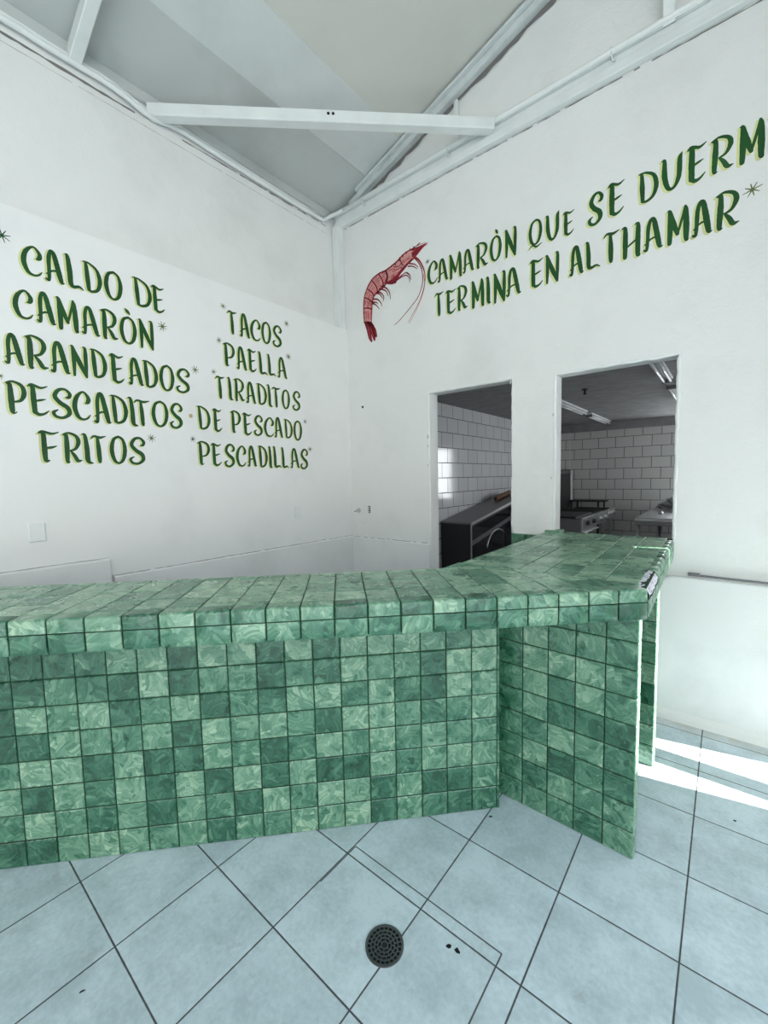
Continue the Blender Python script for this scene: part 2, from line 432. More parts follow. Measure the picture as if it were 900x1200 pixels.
def nosing_tiles(mb, us, to3p, prof, clips_u=None, tints=None, gap=.005):
    """tiles swept along an edge: prof is a list of (depth, z, arc) rows; to3p(u, depth, z)"""
    for i in range(len(us)-1):
        a, b = us[i]+gap/2, us[i+1]-gap/2
        for row in prof:
            tint = random.choice((-1., -.6, -.3, 0, .2, .4, .6, .8))
            ou, ov = random.uniform(0, 90), random.uniform(0, 90)
            e = .003
            m_ = len(row); arc = [0]
            for k in range(1, m_): arc.append(arc[-1]+math.hypot(row[k][0]-row[k-1][0], row[k][1]-row[k-1][1]))
            # outward normals of the profile
            nn = []
            for k in range(m_):
                p, q = row[max(k-1, 0)], row[min(k+1, m_-1)]
                dx, dz = q[0]-p[0], q[1]-p[1]; l = math.hypot(dx, dz); nn.append((dz/l, -dx/l))
            def P(u, k, h):
                return to3p(u, row[k][0]+nn[k][0]*h, row[k][1]+nn[k][1]*h)
            us4 = [(a, -.006), (a, -.0022), (a+e, 0), (b-e, 0), (b, -.0022), (b, -.006)]
            for k in range(m_-1):
                for (u0, h0), (u1, h1) in zip(us4[:-1], us4[1:]):
                    mb.poly([P(u0, k, h0), P(u1, k, h1), P(u1, k+1, h1), P(u0, k+1, h0)], 0,
                            [(ou+u0/TS, ov+arc[k]/TS), (ou+u1/TS, ov+arc[k]/TS), (ou+u1/TS, ov+arc[k+1]/TS), (ou+u0/TS, ov+arc[k+1]/TS)], tint, True)
            for k in (0, m_-1):
                mb.poly([P(a, k, -.002), P(b, k, -.002), P(b, k, -.009), P(a, k, -.009)], 0, None, tint)

# =================================================================== THE ROOM
XW, XU, YW, YB = -2.92, -3.02, 3.05, 3.19       # lower left wall, upper left wall, back wall face, kitchen side of the back wall
XR, YF = 1.2, -3.2
ZL = 2.945                                       # top of the thicker lower left wall
def roofz(x): return 4.025 + .32*(x+3.02)

b = MB(); b.box((-4.2, -6, -.1), (9, 3.06, 0)); floor = struct(b.build('floor', M['floor']))
b = MB(); b.box((-4.2, 3.06, -.1), (1.5, 9.0, -.001)); struct(b.build('floor_kitchen', M['conc']))
b = MB(); b.box((-60, -60, -.3), (60, 60, -.12)); struct(b.build('ground', M['pave']))

b = MB()
b.box((-3.22, YF, 0), (XW, YB, ZL)); wall_left = struct(b.build('wall_left', M['wall_l']))
b = MB(); b.box((-3.22, YF, ZL), (XU, YB, 4.2)); wall_lu = struct(b.build('wall_left_upper', M['wall_u']))

# back wall with the doorway and the serving hatch
DX0, DX1, DZ = -1.99, -1.256, 2.212
HX0, HX1, HZ = -.947, -.247, 2.19
def wall_ring(b, x0, x1, z0, z1):
    b.box((x0, YW, z0), (x1, YB, z1))
b = MB()
wall_ring(b, -3.22, DX0, 0, DZ); wall_ring(b, DX1, HX0, 0, DZ); wall_ring(b, HX1, XR+.2, 0, DZ)
wall_ring(b, -3.22, HX0, DZ, 3.95); wall_ring(b, HX1, XR+.2, DZ, 3.95); wall_ring(b, HX0, HX1, HZ, 3.95)
wall_ring(b, HX0, HX1, 0, .975)
b.prism([(-3.22, YW, 3.95), (XR+.2, YW, 3.95), (XR+.2, YW, roofz(XR+.2)+.02), (-3.22, YW, roofz(-3.22)+.02)], (0, YB-YW, 0))
wall_back = struct(b.build('wall_back', M['wall_rough']))

# worn rounded plaster edges round the two openings
def edge_roll(pts, r=.014, seed=1):
    rr = random.Random(seed); P = []
    for (x0, z0), (x1, z1) in zip(pts[:-1], pts[1:]):
        n = max(2, int(math.hypot(x1-x0, z1-z0)/.035))
        for i in range(n): P.append((x0+(x1-x0)*i/n, z0+(z1-z0)*i/n))
    P.append(pts[-1])
    b = MB(); b.tube([(x+rr.uniform(-.0025, .0025), YW+.010, z+rr.uniform(-.0025, .0025)) for x, z in P], [r*rr.uniform(.85, 1.1) for _ in P], 0, 10)
    return b
edge_roll([(DX0-.004, .0), (DX0-.004, DZ+.004), (DX1+.004, DZ+.004), (DX1+.004, 1.07)], .0125, 3).build('rounded_edge', M['wall'], wall_back)
edge_roll([(HX0-.004, 1.10), (HX0-.004, HZ+.004), (HX1+.004, HZ+.004), (HX1+.004, 1.10)], .0125, 4).build('rounded_edge', M['wall'], wall_back)
# knocked-off plaster by the doorway
rr = random.Random(5)
for (px, py, s_) in ((501.5, 512, .014), (501.3, 522, .010), (501.2, 545, .008), (598, 447, .016), (648, 486, .008), (646, 560, .006)):
    c = ony(px, py, YW-.003); b = MB()
    b.prism([(c.x+cos(2*pi*i/9)*s_*.5*rr.uniform(.5, 1.1), YW+.002, c.z+sin(2*pi*i/9)*s_*1.6*rr.uniform(.6, 1.1)) for i in range(9)], (0, -.005, 0))
    b.build('plaster_chip', M['dirt'], wall_back)

# low plaster dados, proud of the walls
b = MB(); b.bbox((XW-.02, .905, 0), (XW+.014, YW, .932), .006); struct(b.build('trim_1', M['dado']))
b = MB(); b.bbox((XW-.02, YF, 0), (XW+.03, .892, 1.048), .006); struct(b.build('trim_2', M['dado']))
b = MB(); b.bbox((XW, YW-.012, 0), (DX0, YW+.02, .922), .005); struct(b.build('trim_3', M['dado']))
# low thicker block at the right, top corner rounded
b = MB(); pts = [(-.315, 0), (XR, 0), (XR, .876)]
pts += [(-.315+.08+.08*cos(a), .796+.08*sin(a)) for a in [pi/2+pi/2*i/8 for i in range(9)]]
b.prism([(x, YW-.028, z) for x, z in pts], (0, .05, 0)); blk = struct(b.build('trim_4', M['wall']))
mod = blk.modifiers.new('soft edge', 'BEVEL'); mod.width = .012; mod.segments = 3; mod.limit_method = 'ANGLE'
b = MB(); b.prism([(XR, YW-.028, 0), (XR, YW-.085, 0), (XR, YW-.05, .012), (XR, YW-.028, .04)], (-.315-XR, 0, 0)); struct(b.build('baseboard_back', M['dado']))

def crack_shade(pts, axis, w_, seed, parent, mat, gaps=.15, out=.001):
    """a thin ragged dark line along a wall, for cracked joints and painted shade; axis 'x': left wall plane, 'y': back wall plane"""
    rr = random.Random(seed); b = MB(); n = max(2, int(math.dist(pts[0], pts[1])/.03)); P = []
    for i in range(n+1):
        q = Vector(pts[0]).lerp(Vector(pts[1]), i/n); P.append((q, w_*rr.uniform(.35, 1.), rr.uniform(-.0012, .0012)))
    for (p, a, j), (q, c, k2) in zip(P[:-1], P[1:]):
        if rr.random() < gaps: continue
        u = Vector((0, 0, 1)); o_ = Vector((out, 0, 0)) if axis == 'x' else Vector((0, -out, 0))
        b.poly([p+o_+u*(j-a/2), q+o_+u*(k2-c/2), q+o_+u*(k2+c/2), p+o_+u*(j+a/2)])
    o = b.build('wall_crack_shade', mat); o.parent = parent; return o
crack_shade([(XW, .91, .9365), (XW, YW, .9365)], 'x', .007, 1, wall_left, M['crack_shade'], .02)  # dado joints, their brownish shadow line painted in with them
crack_shade([(XW, -.5, 1.052), (XW, .89, 1.052)], 'x', .005, 2, wall_left, M['crack_shade'], .03)
crack_shade([(XW+.02, YW, .9265), (DX0, YW, .9265)], 'y', .007, 3, wall_back, M['crack_shade'], .2)
crack_shade([(XU+.1, YW, 3.879), (XR, YW, 3.879)], 'y', .009, 4, wall_back, M['mort_shade'], .15)  # broken paint under the channel, its shadow line painted in
crack_shade([(XU, -.2, 3.826), (XU, 2.9, 3.82)], 'x', .004, 5, wall_lu, M['crack_shade'], .08)
crack_shade([(XU, -.3, 3.868), (XU, 1.25, 3.868)], 'x', .020, 6, wall_lu, M['mort_shade'], .02)  # painted shade of the gap below the conduit
crack_shade([(XU, 1.55, 3.878), (XU, 2.9, 3.885)], 'x', .012, 7, wall_lu, M['mort_shade'], .1)  # painted shade below the conduit's farther half
# sloping roof of lapped sheets
def sheet(x0, x1, dz, mat, name, parent=None):
    b = MB(); A = [(x0, YF-.6, roofz(x0)+dz), (x1, YF-.6, roofz(x1)+dz), (x1, YB, roofz(x1)+dz), (x0, YB, roofz(x0)+dz)]
    b.prism(A, (0, 0, .02)); return b.build(name, mat, parent)
ceiling = struct(sheet(-3.3, XR+.4, .03, M['roof_c'], 'ceiling'))
sheet(-2.24, XR+.4, .007, M['roof_c'], 'roof_sheet', ceiling)
sheet(-2.60, -2.195, .003, M['roof_b'], 'roof_sheet', ceiling)
sheet(-3.3, -2.575, -.001, M['roof_a'], 'roof_sheet', ceiling)

# right side: a wall with a narrow doorway near the back corner, open to the street further forward
b = MB(); t = .05
b.box((XR, 2.40, 0), (XR+t, 2.62, 5.4)); b.box((XR, 2.62, 1.80), (XR+t, 2.98, 5.4)); b.box((XR, 2.98, 2.06), (XR+t, YW, 5.4))
b.box((XR, 1.45, 0), (XR+t, 2.064, 5.4)); b.box((XR, 2.118, 0), (XR+t, 2.40, 5.4)); b.box((XR, 2.064, 0), (XR+t, 2.118, 1.2)); b.box((XR, 2.064, 1.84), (XR+t, 2.118, 5.4))  # narrow slit added to let sun onto the support panel's end
b.box((XR, YF, 4.1), (XR+t, 1.45, 5.4))
struct(b.build('wall_right', M['wall']))
b = MB(); b.box((-3.3, YF-.1, 0), (-.3, YF, 5.4)); b.box((-.3, YF-.1, 2.6), (XR+t, YF, 5.4)); struct(b.build('wall_front', M['wall']))
b = MB(); b.box((.42, 2.637, .44), (XR, 2.769, .465)); struct(b.build('sun_blocker_bar', M['wall']))  # added unseen bar, casts the dark band across the sun patch
b = MB(); b.box((XR+t, 1.45, 0), (28, 1.8, 14)); struct(b.build('sun_blocker_wall', M['wall']))  # added unseen wall, keeps sun from entering the open street side

# kitchen shell
KX, KY, KZ, KR = -2.92, 8.8, 2.46, 1.4
b = MB(); b.box((KX-.1, YB, 0), (KX, KY, KZ), 0, 'y'); struct(b.build('wall_kitchen_left', M['ktile']))
b = MB()
for x0, x1, z0, z1 in ((KX, -.70, 0, 2.31), (-.70, .4, 0, .97), (-.70, .4, 2.2, 2.31), (.4, KR, 0, 2.31)):
    b.box((x0, KY, z0), (x1, KY+.12, z1), 0, 'x')
struct(b.build('wall_kitchen_back', M['ktile_b']))
b = MB(); b.box((KX, KY-.02, 2.31), (KR, KY+.12, KZ)); struct(b.build('trim_6', M['conc']))
b = MB(); b.box((KX, KY-.06, 0), (-2.43, KY, 2.31), 0, 'x'); struct(b.build('trim_7', M['ktile_b']))
b = MB()
for y0, y1, z0, z1 in ((YB, 4.6, 0, KZ), (4.6, 8.2, 0, .95), (4.6, 8.2, 2.3, KZ), (8.2, KY, 0, KZ)): b.box((KR, y0, z0), (KR+.1, y1, z1))
struct(b.build('wall_kitchen_right', M['conc']))
b = MB()
for y in (4.6, 5.8, 7.0, 8.17): b.box((KR+.03, y, .95), (KR+.07, y+.03, 2.3))
for z in (.95, 2.27): b.box((KR+.03, 4.6, z), (KR+.07, 8.2, z+.03))
wn2 = struct(b.build('kitchen_fill_window', M['steelgrey']))
b = MB(); b.box((KR+.045, 4.61, .96), (KR+.052, 8.19, 2.29)); b.build('pane', M['fill_glow'], wn2)  # added unseen window, its pane glows to brighten the kitchen
b = MB(); b.box((KX-.1, YB, KZ), (KR+.1, KY+.12, KZ+.12)); struct(b.build('ceiling_kitchen', M['conc']))
# frosted daylit window in the kitchen's back wall, with a glowing pane
b = MB()
for x in (-.70, -.16, .375): b.box((x, KY+.04, .97), (x+.025, KY+.08, 2.2))
for z in (.97, 2.175): b.box((-.70, KY+.04, z), (.4, KY+.08, z+.025))
wn1 = struct(b.build('window_1', M['steelgrey']))
b = MB(); b.box((-.69, KY+.055, .98), (.39, KY+.062, 2.19)); b.build('pane', M['frost'], wn1)
# =================================================================== COUNTER
ZT, ZB = 1.09, .98
C0 = Vector((-.204, 1.713, 0)); TT = Vector((.7071, .7071, 0)); NN = Vector((-.7071, .7071, 0))
counter = thing('tiled_bar_counter', 'angled bar counter covered in green brushed tiles, with a chipped corner', 'counter', (-.75, 1.8, 0))
th = .004
def A3(t, n, z): return C0 + TT*t + NN*n + Vector((0, 0, z))
DEP = .487
TL = -3.0
P_in = Vector((-1.008, 1.60, 0))
outl = [C0, Vector((-.240, YW-.001, 0)), Vector((-.25, YW-.001, 0)), Vector((-.25, 3.14, 0)), Vector((-.944, 3.14, 0)), Vector((-.944, YW-.001, 0)), Vector((-.957, YW-.001, 0)), Vector((-.985, 2.0, 0)), P_in,
        A3(TL, DEP, 0), A3(TL, 0, 0)]
b = MB()
ins = .006
# slab core, a little smaller than its tiles
core = [A3(-.004, .008, 0), Vector((-.216, 1.75, 0)), Vector((-.25, YW-.001, 0))] + [v.copy() for v in outl[2:7]] + [Vector((-.977, 2.0, 0)), Vector((-.999, 1.607, 0)), A3(TL, DEP-.008, 0), A3(TL, .008, 0)]
b.prism([(v.x, v.y, ZB+.002) for v in core][::-1], (0, 0, ZT-th-ZB-.002), 1)
# front nosing: a rounded row and a flat row
R = .011
row1 = [(.056, ZT), (.035, ZT)] + [(R - R*sin(a), ZT - R + R*cos(a)) for a in [pi/2*i/6 for i in range(7)]] + [(0, 1.0445)]
row2 = [(0, 1.0405), (0, 1.0), (.0015, ZB+.001), (.006, ZB-.003)]
us = [0.0]
while us[-1] > TL: us.append(us[-1] - .1105)
us = us[::-1]
nosing_tiles(b, us, lambda u, d, z: A3(u, d, z), [row1, row2])
# leg A top tiles, cut where the other leg begins (line y = 1.77)
us_t = us + [.1105, .221]
# y = C0.y + .7071*(t+n) <= 1.77
cl_a = (-.7071, -.7071, 1.77 - C0.y)
def lit_top_tint(): return random.choice((-.1, .4, .7, .9, 1., 1.1, 1.2))+random.uniform(-.1, .2)  # lighter tints put the top's stronger light into the tile colour
grid_tiles(b, us_t, [.056, .175, .305, .44, DEP], lambda u, v: A3(u, v, ZT-th), (0, 0, 1), clips=[cl_a], tints=[[lit_top_tint() for _ in us_t] for _ in range(5)])
# leg B top tiles: slightly skewed lines
def B3(u, y, z):   # u from the right edge towards the left
    return Vector((-.2037 - u - .0275*(y-1.74), y, z))
uB = [.0375, .152, .268, .383, .498, .613, .728, .80]
yB = [1.77+.1155*i for i in range(11)] + [3.045]
def b_clip():
    # right of the back edge of leg A: n <= DEP ... keep points beyond leg A or inside the inner edge
    return []
for i in range(len(uB)-1):
    for j in range(len(yB)-1):
        p = [(-uB[i+1], yB[j]), (-uB[i], yB[j]), (-uB[i], yB[j+1]), (-uB[i+1], yB[j+1])]
        p = clip(p, 1, 0, .80-.03*0)         # inner edge x limit
        p = clip(p, 1, 0.0, .771) if True else p
        if len(p) >= 3: lay_tile(b, p, lambda u, y: B3(-u, y, ZT-th), (0, 0, 1), bev=.0007, tint=lit_top_tint())
# sill tiles in the hatch
for i in range(len(uB)-1):
    p = [(-uB[i+1], 3.045), (-uB[i], 3.045), (-uB[i], 3.14), (-uB[i+1], 3.14)]
    p = clip(p, 1, 0, .705)
    if len(p) >= 3: lay_tile(b, p, lambda u, y: B3(-u, y, ZT-th), (0, 0, 1), bev=.0007, tint=lit_top_tint())
# inner triangle between the legs (y < 1.77, beyond leg A's back edge)
tri_lim = [(-.7071*1, .7071*1)]
for i in range(3, 9):
    x1 = -.2037-.0275*.03-.0375-.1155*(i-1); x0 = x1-.1155
    p = [(x0, 1.55), (x1, 1.55), (x1, 1.77), (x0, 1.77)]
    # n >= DEP
    p = clip(p, -.7071, .7071, -( -.7071*C0.x + .7071*C0.y) - DEP)
    p = clip(p, 1, 0, .992)
    if len(p) >= 3: lay_tile(b, p, lambda x, y: Vector((x, y, ZT-th)), (0, 0, 1))
# right edge nosing of leg B; the first stretch has lost its tiles
rb1 = [(.037, ZT), (.025, ZT)] + [(.018-.018*sin(a), ZT-.018+.018*cos(a)) for a in [pi/2*i/5 for i in range(6)]] + [(0, 1.047)]
rb2 = [(0, 1.043), (0, 1.0), (.0015, ZB+.001), (.006, ZB-.003)]
ye = [2.06, 2.175, 2.29, 2.405, 2.52, 2.635, 2.75, 2.865, 2.98, 3.045]
nosing_tiles(b, ye, lambda u, d, z: B3(d, u, z), [rb1, rb2])
nosing_tiles(b, [1.745, 1.84, 1.95, 2.06], lambda u, d, z: B3(d, u, z), [rb2])
# inner nosings
nosing_tiles(b, us, lambda u, d, z: A3(u, DEP-d, z) if True else None, [[(.0, ZT), (-.004, ZT-.004), (-.004, 1.0)]]) if False else None
countertop = b.build('countertop', [M['gtile'], M['grout']], counter)
# bare mortar where the corner tiles broke away
b = MB(); rr = random.Random(11)
nu, nv = 14, 8
G = []
prof = [(.040, ZT-.003), (.030, ZT-.003), (.020, ZT-.004), (.012, ZT-.008), (.006, ZT-.016), (.003, ZT-.026), (.002, ZT-.036), (.003, ZT-.044)]
for i in range(nu+1):
    y = 1.742 + (2.055-1.742)*i/nu
    G.append([B3(d + rr.uniform(-.0022, .003), y, z + rr.uniform(-.003, .0018)) for d, z in prof])
b.faces([p for g in G for p in g], [(i*nv+k, (i+1)*nv+k, (i+1)*nv+k+1, i*nv+k+1) for i in range(nu) for k in range(nv-1)], 0, False)
o = b.build('exposed_mortar', M['mortar'], countertop); tag(o, 'bare whitish mortar where the corner tiles broke off')

# front wall of leg A
F0 = Vector((-2.158, .207, 0)); FA = math.radians(46.6); FT = Vector((cos(FA), sin(FA), 0)); FN = Vector((sin(FA), -cos(FA), 0))
FE = 2.050                                       # length from F0 to the rounded end
def F3(u, z, d=0.): return F0 + FT*u - FN*d + Vector((0, 0, z))
ROW = [.1082*i for i in range(10)]; ROW[-1] = .979
b = MB()
Q = [F3(-.72, 0, .005), F3(FE-.014, 0, .005), F3(FE-.003, 0, .012), F3(FE-.003, 0, .10), F3(-.72, 0, .10)]
b.prism([tuple(q) for q in Q], (0, 0, ZB), 1)
cols = [.0992+.1138*i for i in range(-12, 17)]
cols = [max(c, -.72) for c in cols if c < FE-.03] + [FE-.014]
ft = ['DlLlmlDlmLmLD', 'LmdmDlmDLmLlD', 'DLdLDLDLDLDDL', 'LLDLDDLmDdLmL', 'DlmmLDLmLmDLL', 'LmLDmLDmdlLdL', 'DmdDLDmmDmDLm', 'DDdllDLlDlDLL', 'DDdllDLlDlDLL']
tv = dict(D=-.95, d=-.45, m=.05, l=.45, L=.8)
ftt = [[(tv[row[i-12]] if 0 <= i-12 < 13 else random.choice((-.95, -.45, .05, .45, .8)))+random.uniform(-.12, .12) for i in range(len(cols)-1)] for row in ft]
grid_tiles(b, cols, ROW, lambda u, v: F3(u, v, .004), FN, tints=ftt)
# rounded end strip
endp = [(FE-.014, 0), (FE-.006, .001), (FE-.002, .004), (FE, .011), (FE, .03), (FE, .1)]
for j in range(9):
    z0, z1 = ROW[j]+.002, ROW[j+1]-.002; tn = random.uniform(-.7, .5); ou = random.uniform(0, 90)
    for k in range(len(endp)-1):
        (a0, d0), (a1, d1) = endp[k], endp[k+1]
        b.poly([F3(a0, z0, d0), F3(a1, z0, d1), F3(a1, z1, d1), F3(a0, z1, d0)], 0, [(ou+k*.1, ou), (ou+k*.1+.1, ou), (ou+k*.1+.1, ou+1), (ou+k*.1, ou+1)], tn, True)
b.build('front_panel', [M['gtile'], M['grout']], counter)

# the support panel that faces the camera
WL, WR_ = Vector((-.80, 1.781, 0)), Vector((-.236, 1.765, 0)); WD = (WR_-WL).normalized(); WNn = Vector((WD.y, -WD.x, 0)); WLEN = (WR_-WL).length
def support_panel(o, length, thick, cols, tints, name):
    b = MB(); d = WD; n = WNn
    def P(u, z, q=0.): return o + d*u - n*q + Vector((0, 0, z))
    b.prism([tuple(P(0, 0, .005)), tuple(P(length-.005, 0, .005)), tuple(P(length-.005, 0, thick-.005)), tuple(P(0, 0, thick-.005))], (0, 0, ZB-.001), 1)
    grid_tiles(b, cols, ROW, lambda u, v: P(u, v, .004), n, tints=tints)
    grid_tiles(b, [0, thick], ROW, lambda u, v: P(length-.004, v, u), d, tints=[[.9]]*9)  # end strip tinted pale, its sunlit look painted in
    return b.build(name, [M['gtile'], M['grout']], counter)
wt = [  # bottom row first; partial column, then four columns
 [.0, .05, -.2, -.5, .35], [-.2, -.65, .45, .05, -.05], [-.4, .45, -1.0, -.3, -.7], [-.3, -.3, .5, .35, -.5], [-.4, .45, -.65, -.75, -.9],
 [-.3, .5, -.8, .6, -.1], [-.5, .55, .6, .5, .0], [-.3, .6, -.1, .1, -.4], [-.6, .5, -.2, -.1, -.4]]
wc = [WLEN-.1113*k for k in range(5)][::-1]
support_panel(WL, WLEN, .062, [0]+wc, wt, 'support_panel')
support_panel(Vector((-.80, 2.436, 0)), .553, .05, [0]+[.553-.1113*k for k in range(5)][::-1], None, 'support_panel')
# long inner panel under the leg that runs to the back wall
b = MB(); b.box((-.86, 1.80, 0), (-.80, YW-.002, ZB-.001), 1)
grid_tiles(b, [1.86+.1135*i for i in range(11)], ROW, lambda u, v: Vector((-.80, u, v)), (1, 0, 0))
b.build('inner_panel', [M['gtile'], M['grout']], counter)

# green tiled strip on the wall pier behind the counter
b = MB(); b.box((DX1+.001, YW-.010, 0), (HX0-.02, YW+.001, 1.062), 1)
grid_tiles(b, [DX1+.001, -1.15, -1.04, HX0-.02], [.09*i-.01 for i in range(1, 13)]+[1.068], lambda u, v: Vector((u, YW-.010, v)), (0, -1, 0))
o = b.build('tiled_upstand', [M['gtile'], M['grout']]); o.parent = wall_back
b = MB(); b.bbox((-1.005, YW-.02, 1.07), (-.90, YW+.09, 1.108), .004, 0)
o = b.build('tiled_upstand', [M['gtile'], M['grout']]); o.parent = wall_back

# =================================================================== ROOF STEEL, PIPES
def steel(name, label, cat, b, loc, mat=None, group=None):
    o = b.build(name, mat or M['steelw'], None, loc); return tag(o, label, cat, group)
# corner post on the ledge
b = MB(); b.bbox((XU+.002, YW-.075, ZL), (XU+.078, YW-.002, 3.90), .004); b.bbox((XU+.078, YW-.055, ZL), (XU+.084, YW-.002, 3.90), .002)
steel('corner_post', 'white square steel post standing in the corner on the wall ledge', 'post', b, (XU+.04, YW-.04, ZL))
# channel along the back wall
b = MB(); b.bbox((XU+.01, YW-.05, 3.885), (XR, YW-.001, 3.945), .005); b.bbox((XU+.01, YW-.035, 3.945), (XR, YW-.001, 3.99), .004)
b.bbox((XU+.01, YW-.06, 3.99), (XR, YW-.001, 4.0), .002)
o = steel('wall_channel', 'long white steel channel running level along the back wall below the gable', 'beam', b, (-.9, YW, 3.94))
for x in (-2.62, -1.75, -1.46, -.62):
    b = MB(); b.tube([(x-.008, YW-.062, 4.03), (x-.004, YW-.066, 3.99), (x, YW-.058, 3.955), (x+.012, YW-.054, 3.945), (x+.02, YW-.058, 3.965)], .005, 0, 6); b.build('pipe_clip', M['steelw'], o)
b = MB(); b.tube([(XU+.05, YW-.06, 4.012), (-2, YW-.055, 4.013), (-1, YW-.055, 4.012), (XR, YW-.055, 4.013)], .016, 0, 10)
steel('conduit_pipe', 'thin white conduit lying along the top of the back wall channel', 'pipe', b, (-1, YW-.05, 4.01), M['pipe'])
# rafter against the gable and the thin packing above it
b = MB()
sl_ = lambda x, dz: (x, YW-.03, roofz(x)+dz)
b.bar(sl_(-2.8, -.06), sl_(XR, -.06), .05, .05, 0, (0, 0, 1)); 
b.bar((-2.7, YW-.045, roofz(-2.7)-.022), (XR, YW-.045, roofz(XR)-.022), .08, .022, 0, (0, 0, 1))
o = steel('gable_rafter', 'sloping pale steel rafter fixed along the gable under the roof', 'beam', b, (-1, YW-.04, roofz(-1)-.05), M['steelgrey'])
b = MB(); rr = random.Random(9)
xs = [-2.6+.06*i for i in range(58)]
top = [(x, YW-.006, roofz(x)-.085) for x in xs]; bot = [(x, YW-.006, roofz(x)-.105-rr.uniform(0, .03)) for x in xs]
for i in range(len(xs)-1): b.poly([top[i], top[i+1], bot[i+1], bot[i]], 0)
b.build('broken_mortar', M['mort_shade'], o)
# tie beam across the corner
b = MB(); b.bar((-3.01, 1.335, 3.915), (-1.385, 3.0, 3.985), .075, .078, 0, (0, 0, 1), .006)
o = steel('tie_beam', 'white square tie beam cutting across the corner from left wall to back wall', 'beam', b, (-2.2, 2.2, 3.95))
for s_ in (0, 1):
    b = MB(); c = Vector((-3.01, 1.335, 3.915)).lerp(Vector((-1.385, 3.0, 3.985)), .50+.014*s_); nrm = Vector((.716, -.698, 0))
    b.lathe(c + nrm*.0366 + Vector((0, 0, .012)), nrm, [(.010, 0), (.010, .0025)], 0, 12); b.build('bolt_hole', M['hole'], o)
# rafter coming off the left wall
b = MB(); b.bar((-3.01, .925, roofz(-3.01)-.075), (XR, .985, roofz(XR)-.075), .062, .085, 0, (0, 0, 1), .005)
steel('roof_rafter', 'white steel rafter rising from the left wall at the upper left', 'beam', b, (-2.8, .95, 4.06))
# strut and small vertical rod at the gable
b = MB(); b.bar((-.34, YW-.03, 3.99), (-.325, 2.62, roofz(-.33)-.02), .05, .06, 0, (1, 0, 0), .005)
steel('roof_strut', 'white strut leaning up to the roof from the back wall channel', 'beam', b, (-.34, YW-.03, 4.0))
b = MB(); b.bbox((-1.712, YW-.03, 4.0), (-1.680, YW-.004, roofz(-1.7)-.10), .003)
steel('gable_rod', 'short thin upright rod between channel and sloping rafter', 'rod', b, (-1.695, YW-.02, 4.0))
# loose conduit along the left wall
b = MB()
def lp(px, py, x=XU+.03):
    return tuple(onx(px, py, x))
pts = [(-60, -14), (0, 20), (30, 38.5), (60, 58), (90, 76), (118, 92.5), (132, 102), (148, 114), (168, 131), (185, 141.5), (198, 146), (215, 155), (250, 178), (300, 210), (345, 238), (378, 258)]
pp = [lp(*p) for p in pts]; pp += [(XU+.045, 2.95, 3.985), (XU+.08, YW-.075, 4.0), (XU+.14, YW-.06, 4.012)]
b.tube(pp, .0165, 0, 10); b.tube([(p[0]-.012, p[1], p[2]+.033) for p in pp[:-3]], .011, 0, 8)
steel('wall_conduit', 'wavy white conduit running along the top of the left wall', 'pipe', b, pp[4], M['pipe'])
# ridge of filler above it
b = MB(); b.bbox((XU-.01, YF, 3.955), (XU+.018, YW, 4.03), .008); struct(b.build('trim_8', M['roof_a']))
# conduit above the low block at the right
b = MB(); b.tube([(-.14, YW-.015, .892), (-.09, YW-.02, .893), (0, YW-.022, .892), (.3, YW-.022, .890), (XR, YW-.022, .889)], .0065, 0, 8)
o = steel('low_conduit', 'thin grey pipe running above the low white block at right', 'pipe', b, (.2, YW-.02, .89), M['steel_d'])
b = MB(); b.bbox((-.165, YW-.03, .888), (-.105, YW-.004, .906), .004); b.build('pipe_clamp', M['steel_d'], o)

# =================================================================== SMALL WALL AND FLOOR ITEMS
p0, p1 = onx(32, 613, XW), onx(53, 635, XW)
b = MB(); b.bbox((XW-.001, p0.y, 1.195), (XW+.010, p1.y+.004, 1.298), .003)
tag(b.build('blank_cover_plate', M['plastic_w'], None, (XW, p0.y, 1.2)), 'blank white square cover plate on the left wall below the painted menu', 'wall plate')
p = onx(349, 600, XW); b = MB(); b.bbox((XW-.001, p.y-.035, p.z-.055), (XW+.006, p.y+.035, p.z+.055), .002)
o = tag(b.build('wall_socket', M['plastic_w'], None, (XW, p.y, p.z)), 'painted over white wall socket low on the left wall near the corner', 'wall socket')
for dz in (-.028, 0, .028):
    b = MB(); b.box((XW+.004, p.y-.008, p.z+dz-.005), (XW+.0066, p.y+.008, p.z+dz+.005)); b.build('socket_slot', M['dado'], o)
p = ony(433, 597, YW)
b = MB(); b.bbox((p.x-.020, YW-.004, p.z-.042), (p.x+.022, YW+.002, p.z+.042), .002, 0)
o = tag(b.build('electrical_box', M['dado'], None, (p.x, YW, p.z)), 'open electrical box in the back wall right of the pipe stub', 'electrical box')
b = MB(); b.box((p.x-.013, YW-.0055, p.z-.034), (p.x+.014, YW-.0035, p.z+.034)); b.build('box_opening', M['hole'], o)
for dz in (-.022, 0, .02):
    b = MB(); b.bbox((p.x-.009, YW-.010, p.z+dz-.007), (p.x+.007, YW-.005, p.z+dz+.007), .002); b.build('terminal', M['steelgrey'], o)
p = ony(421, 598, YW)
b = MB(); b.lathe((p.x, YW-.001, p.z), (0, -1, 0), [(.024, 0), (.024, .004), (.013, .008), (.013, .03), (.010, .032), (.010, .045)], 0, 14)
o = tag(b.build('pipe_stub', M['steel'], None, (p.x, YW, p.z)), 'short capped water pipe stub sticking out beside the corner', 'pipe')
b = MB(); b.bar((p.x-.03, YW-.036, p.z-.012), (p.x+.004, YW-.036, p.z+.002), .012, .010, 0); b.build('valve_lever', M['steel_d'], o)
p = ony(425, 477, YW)
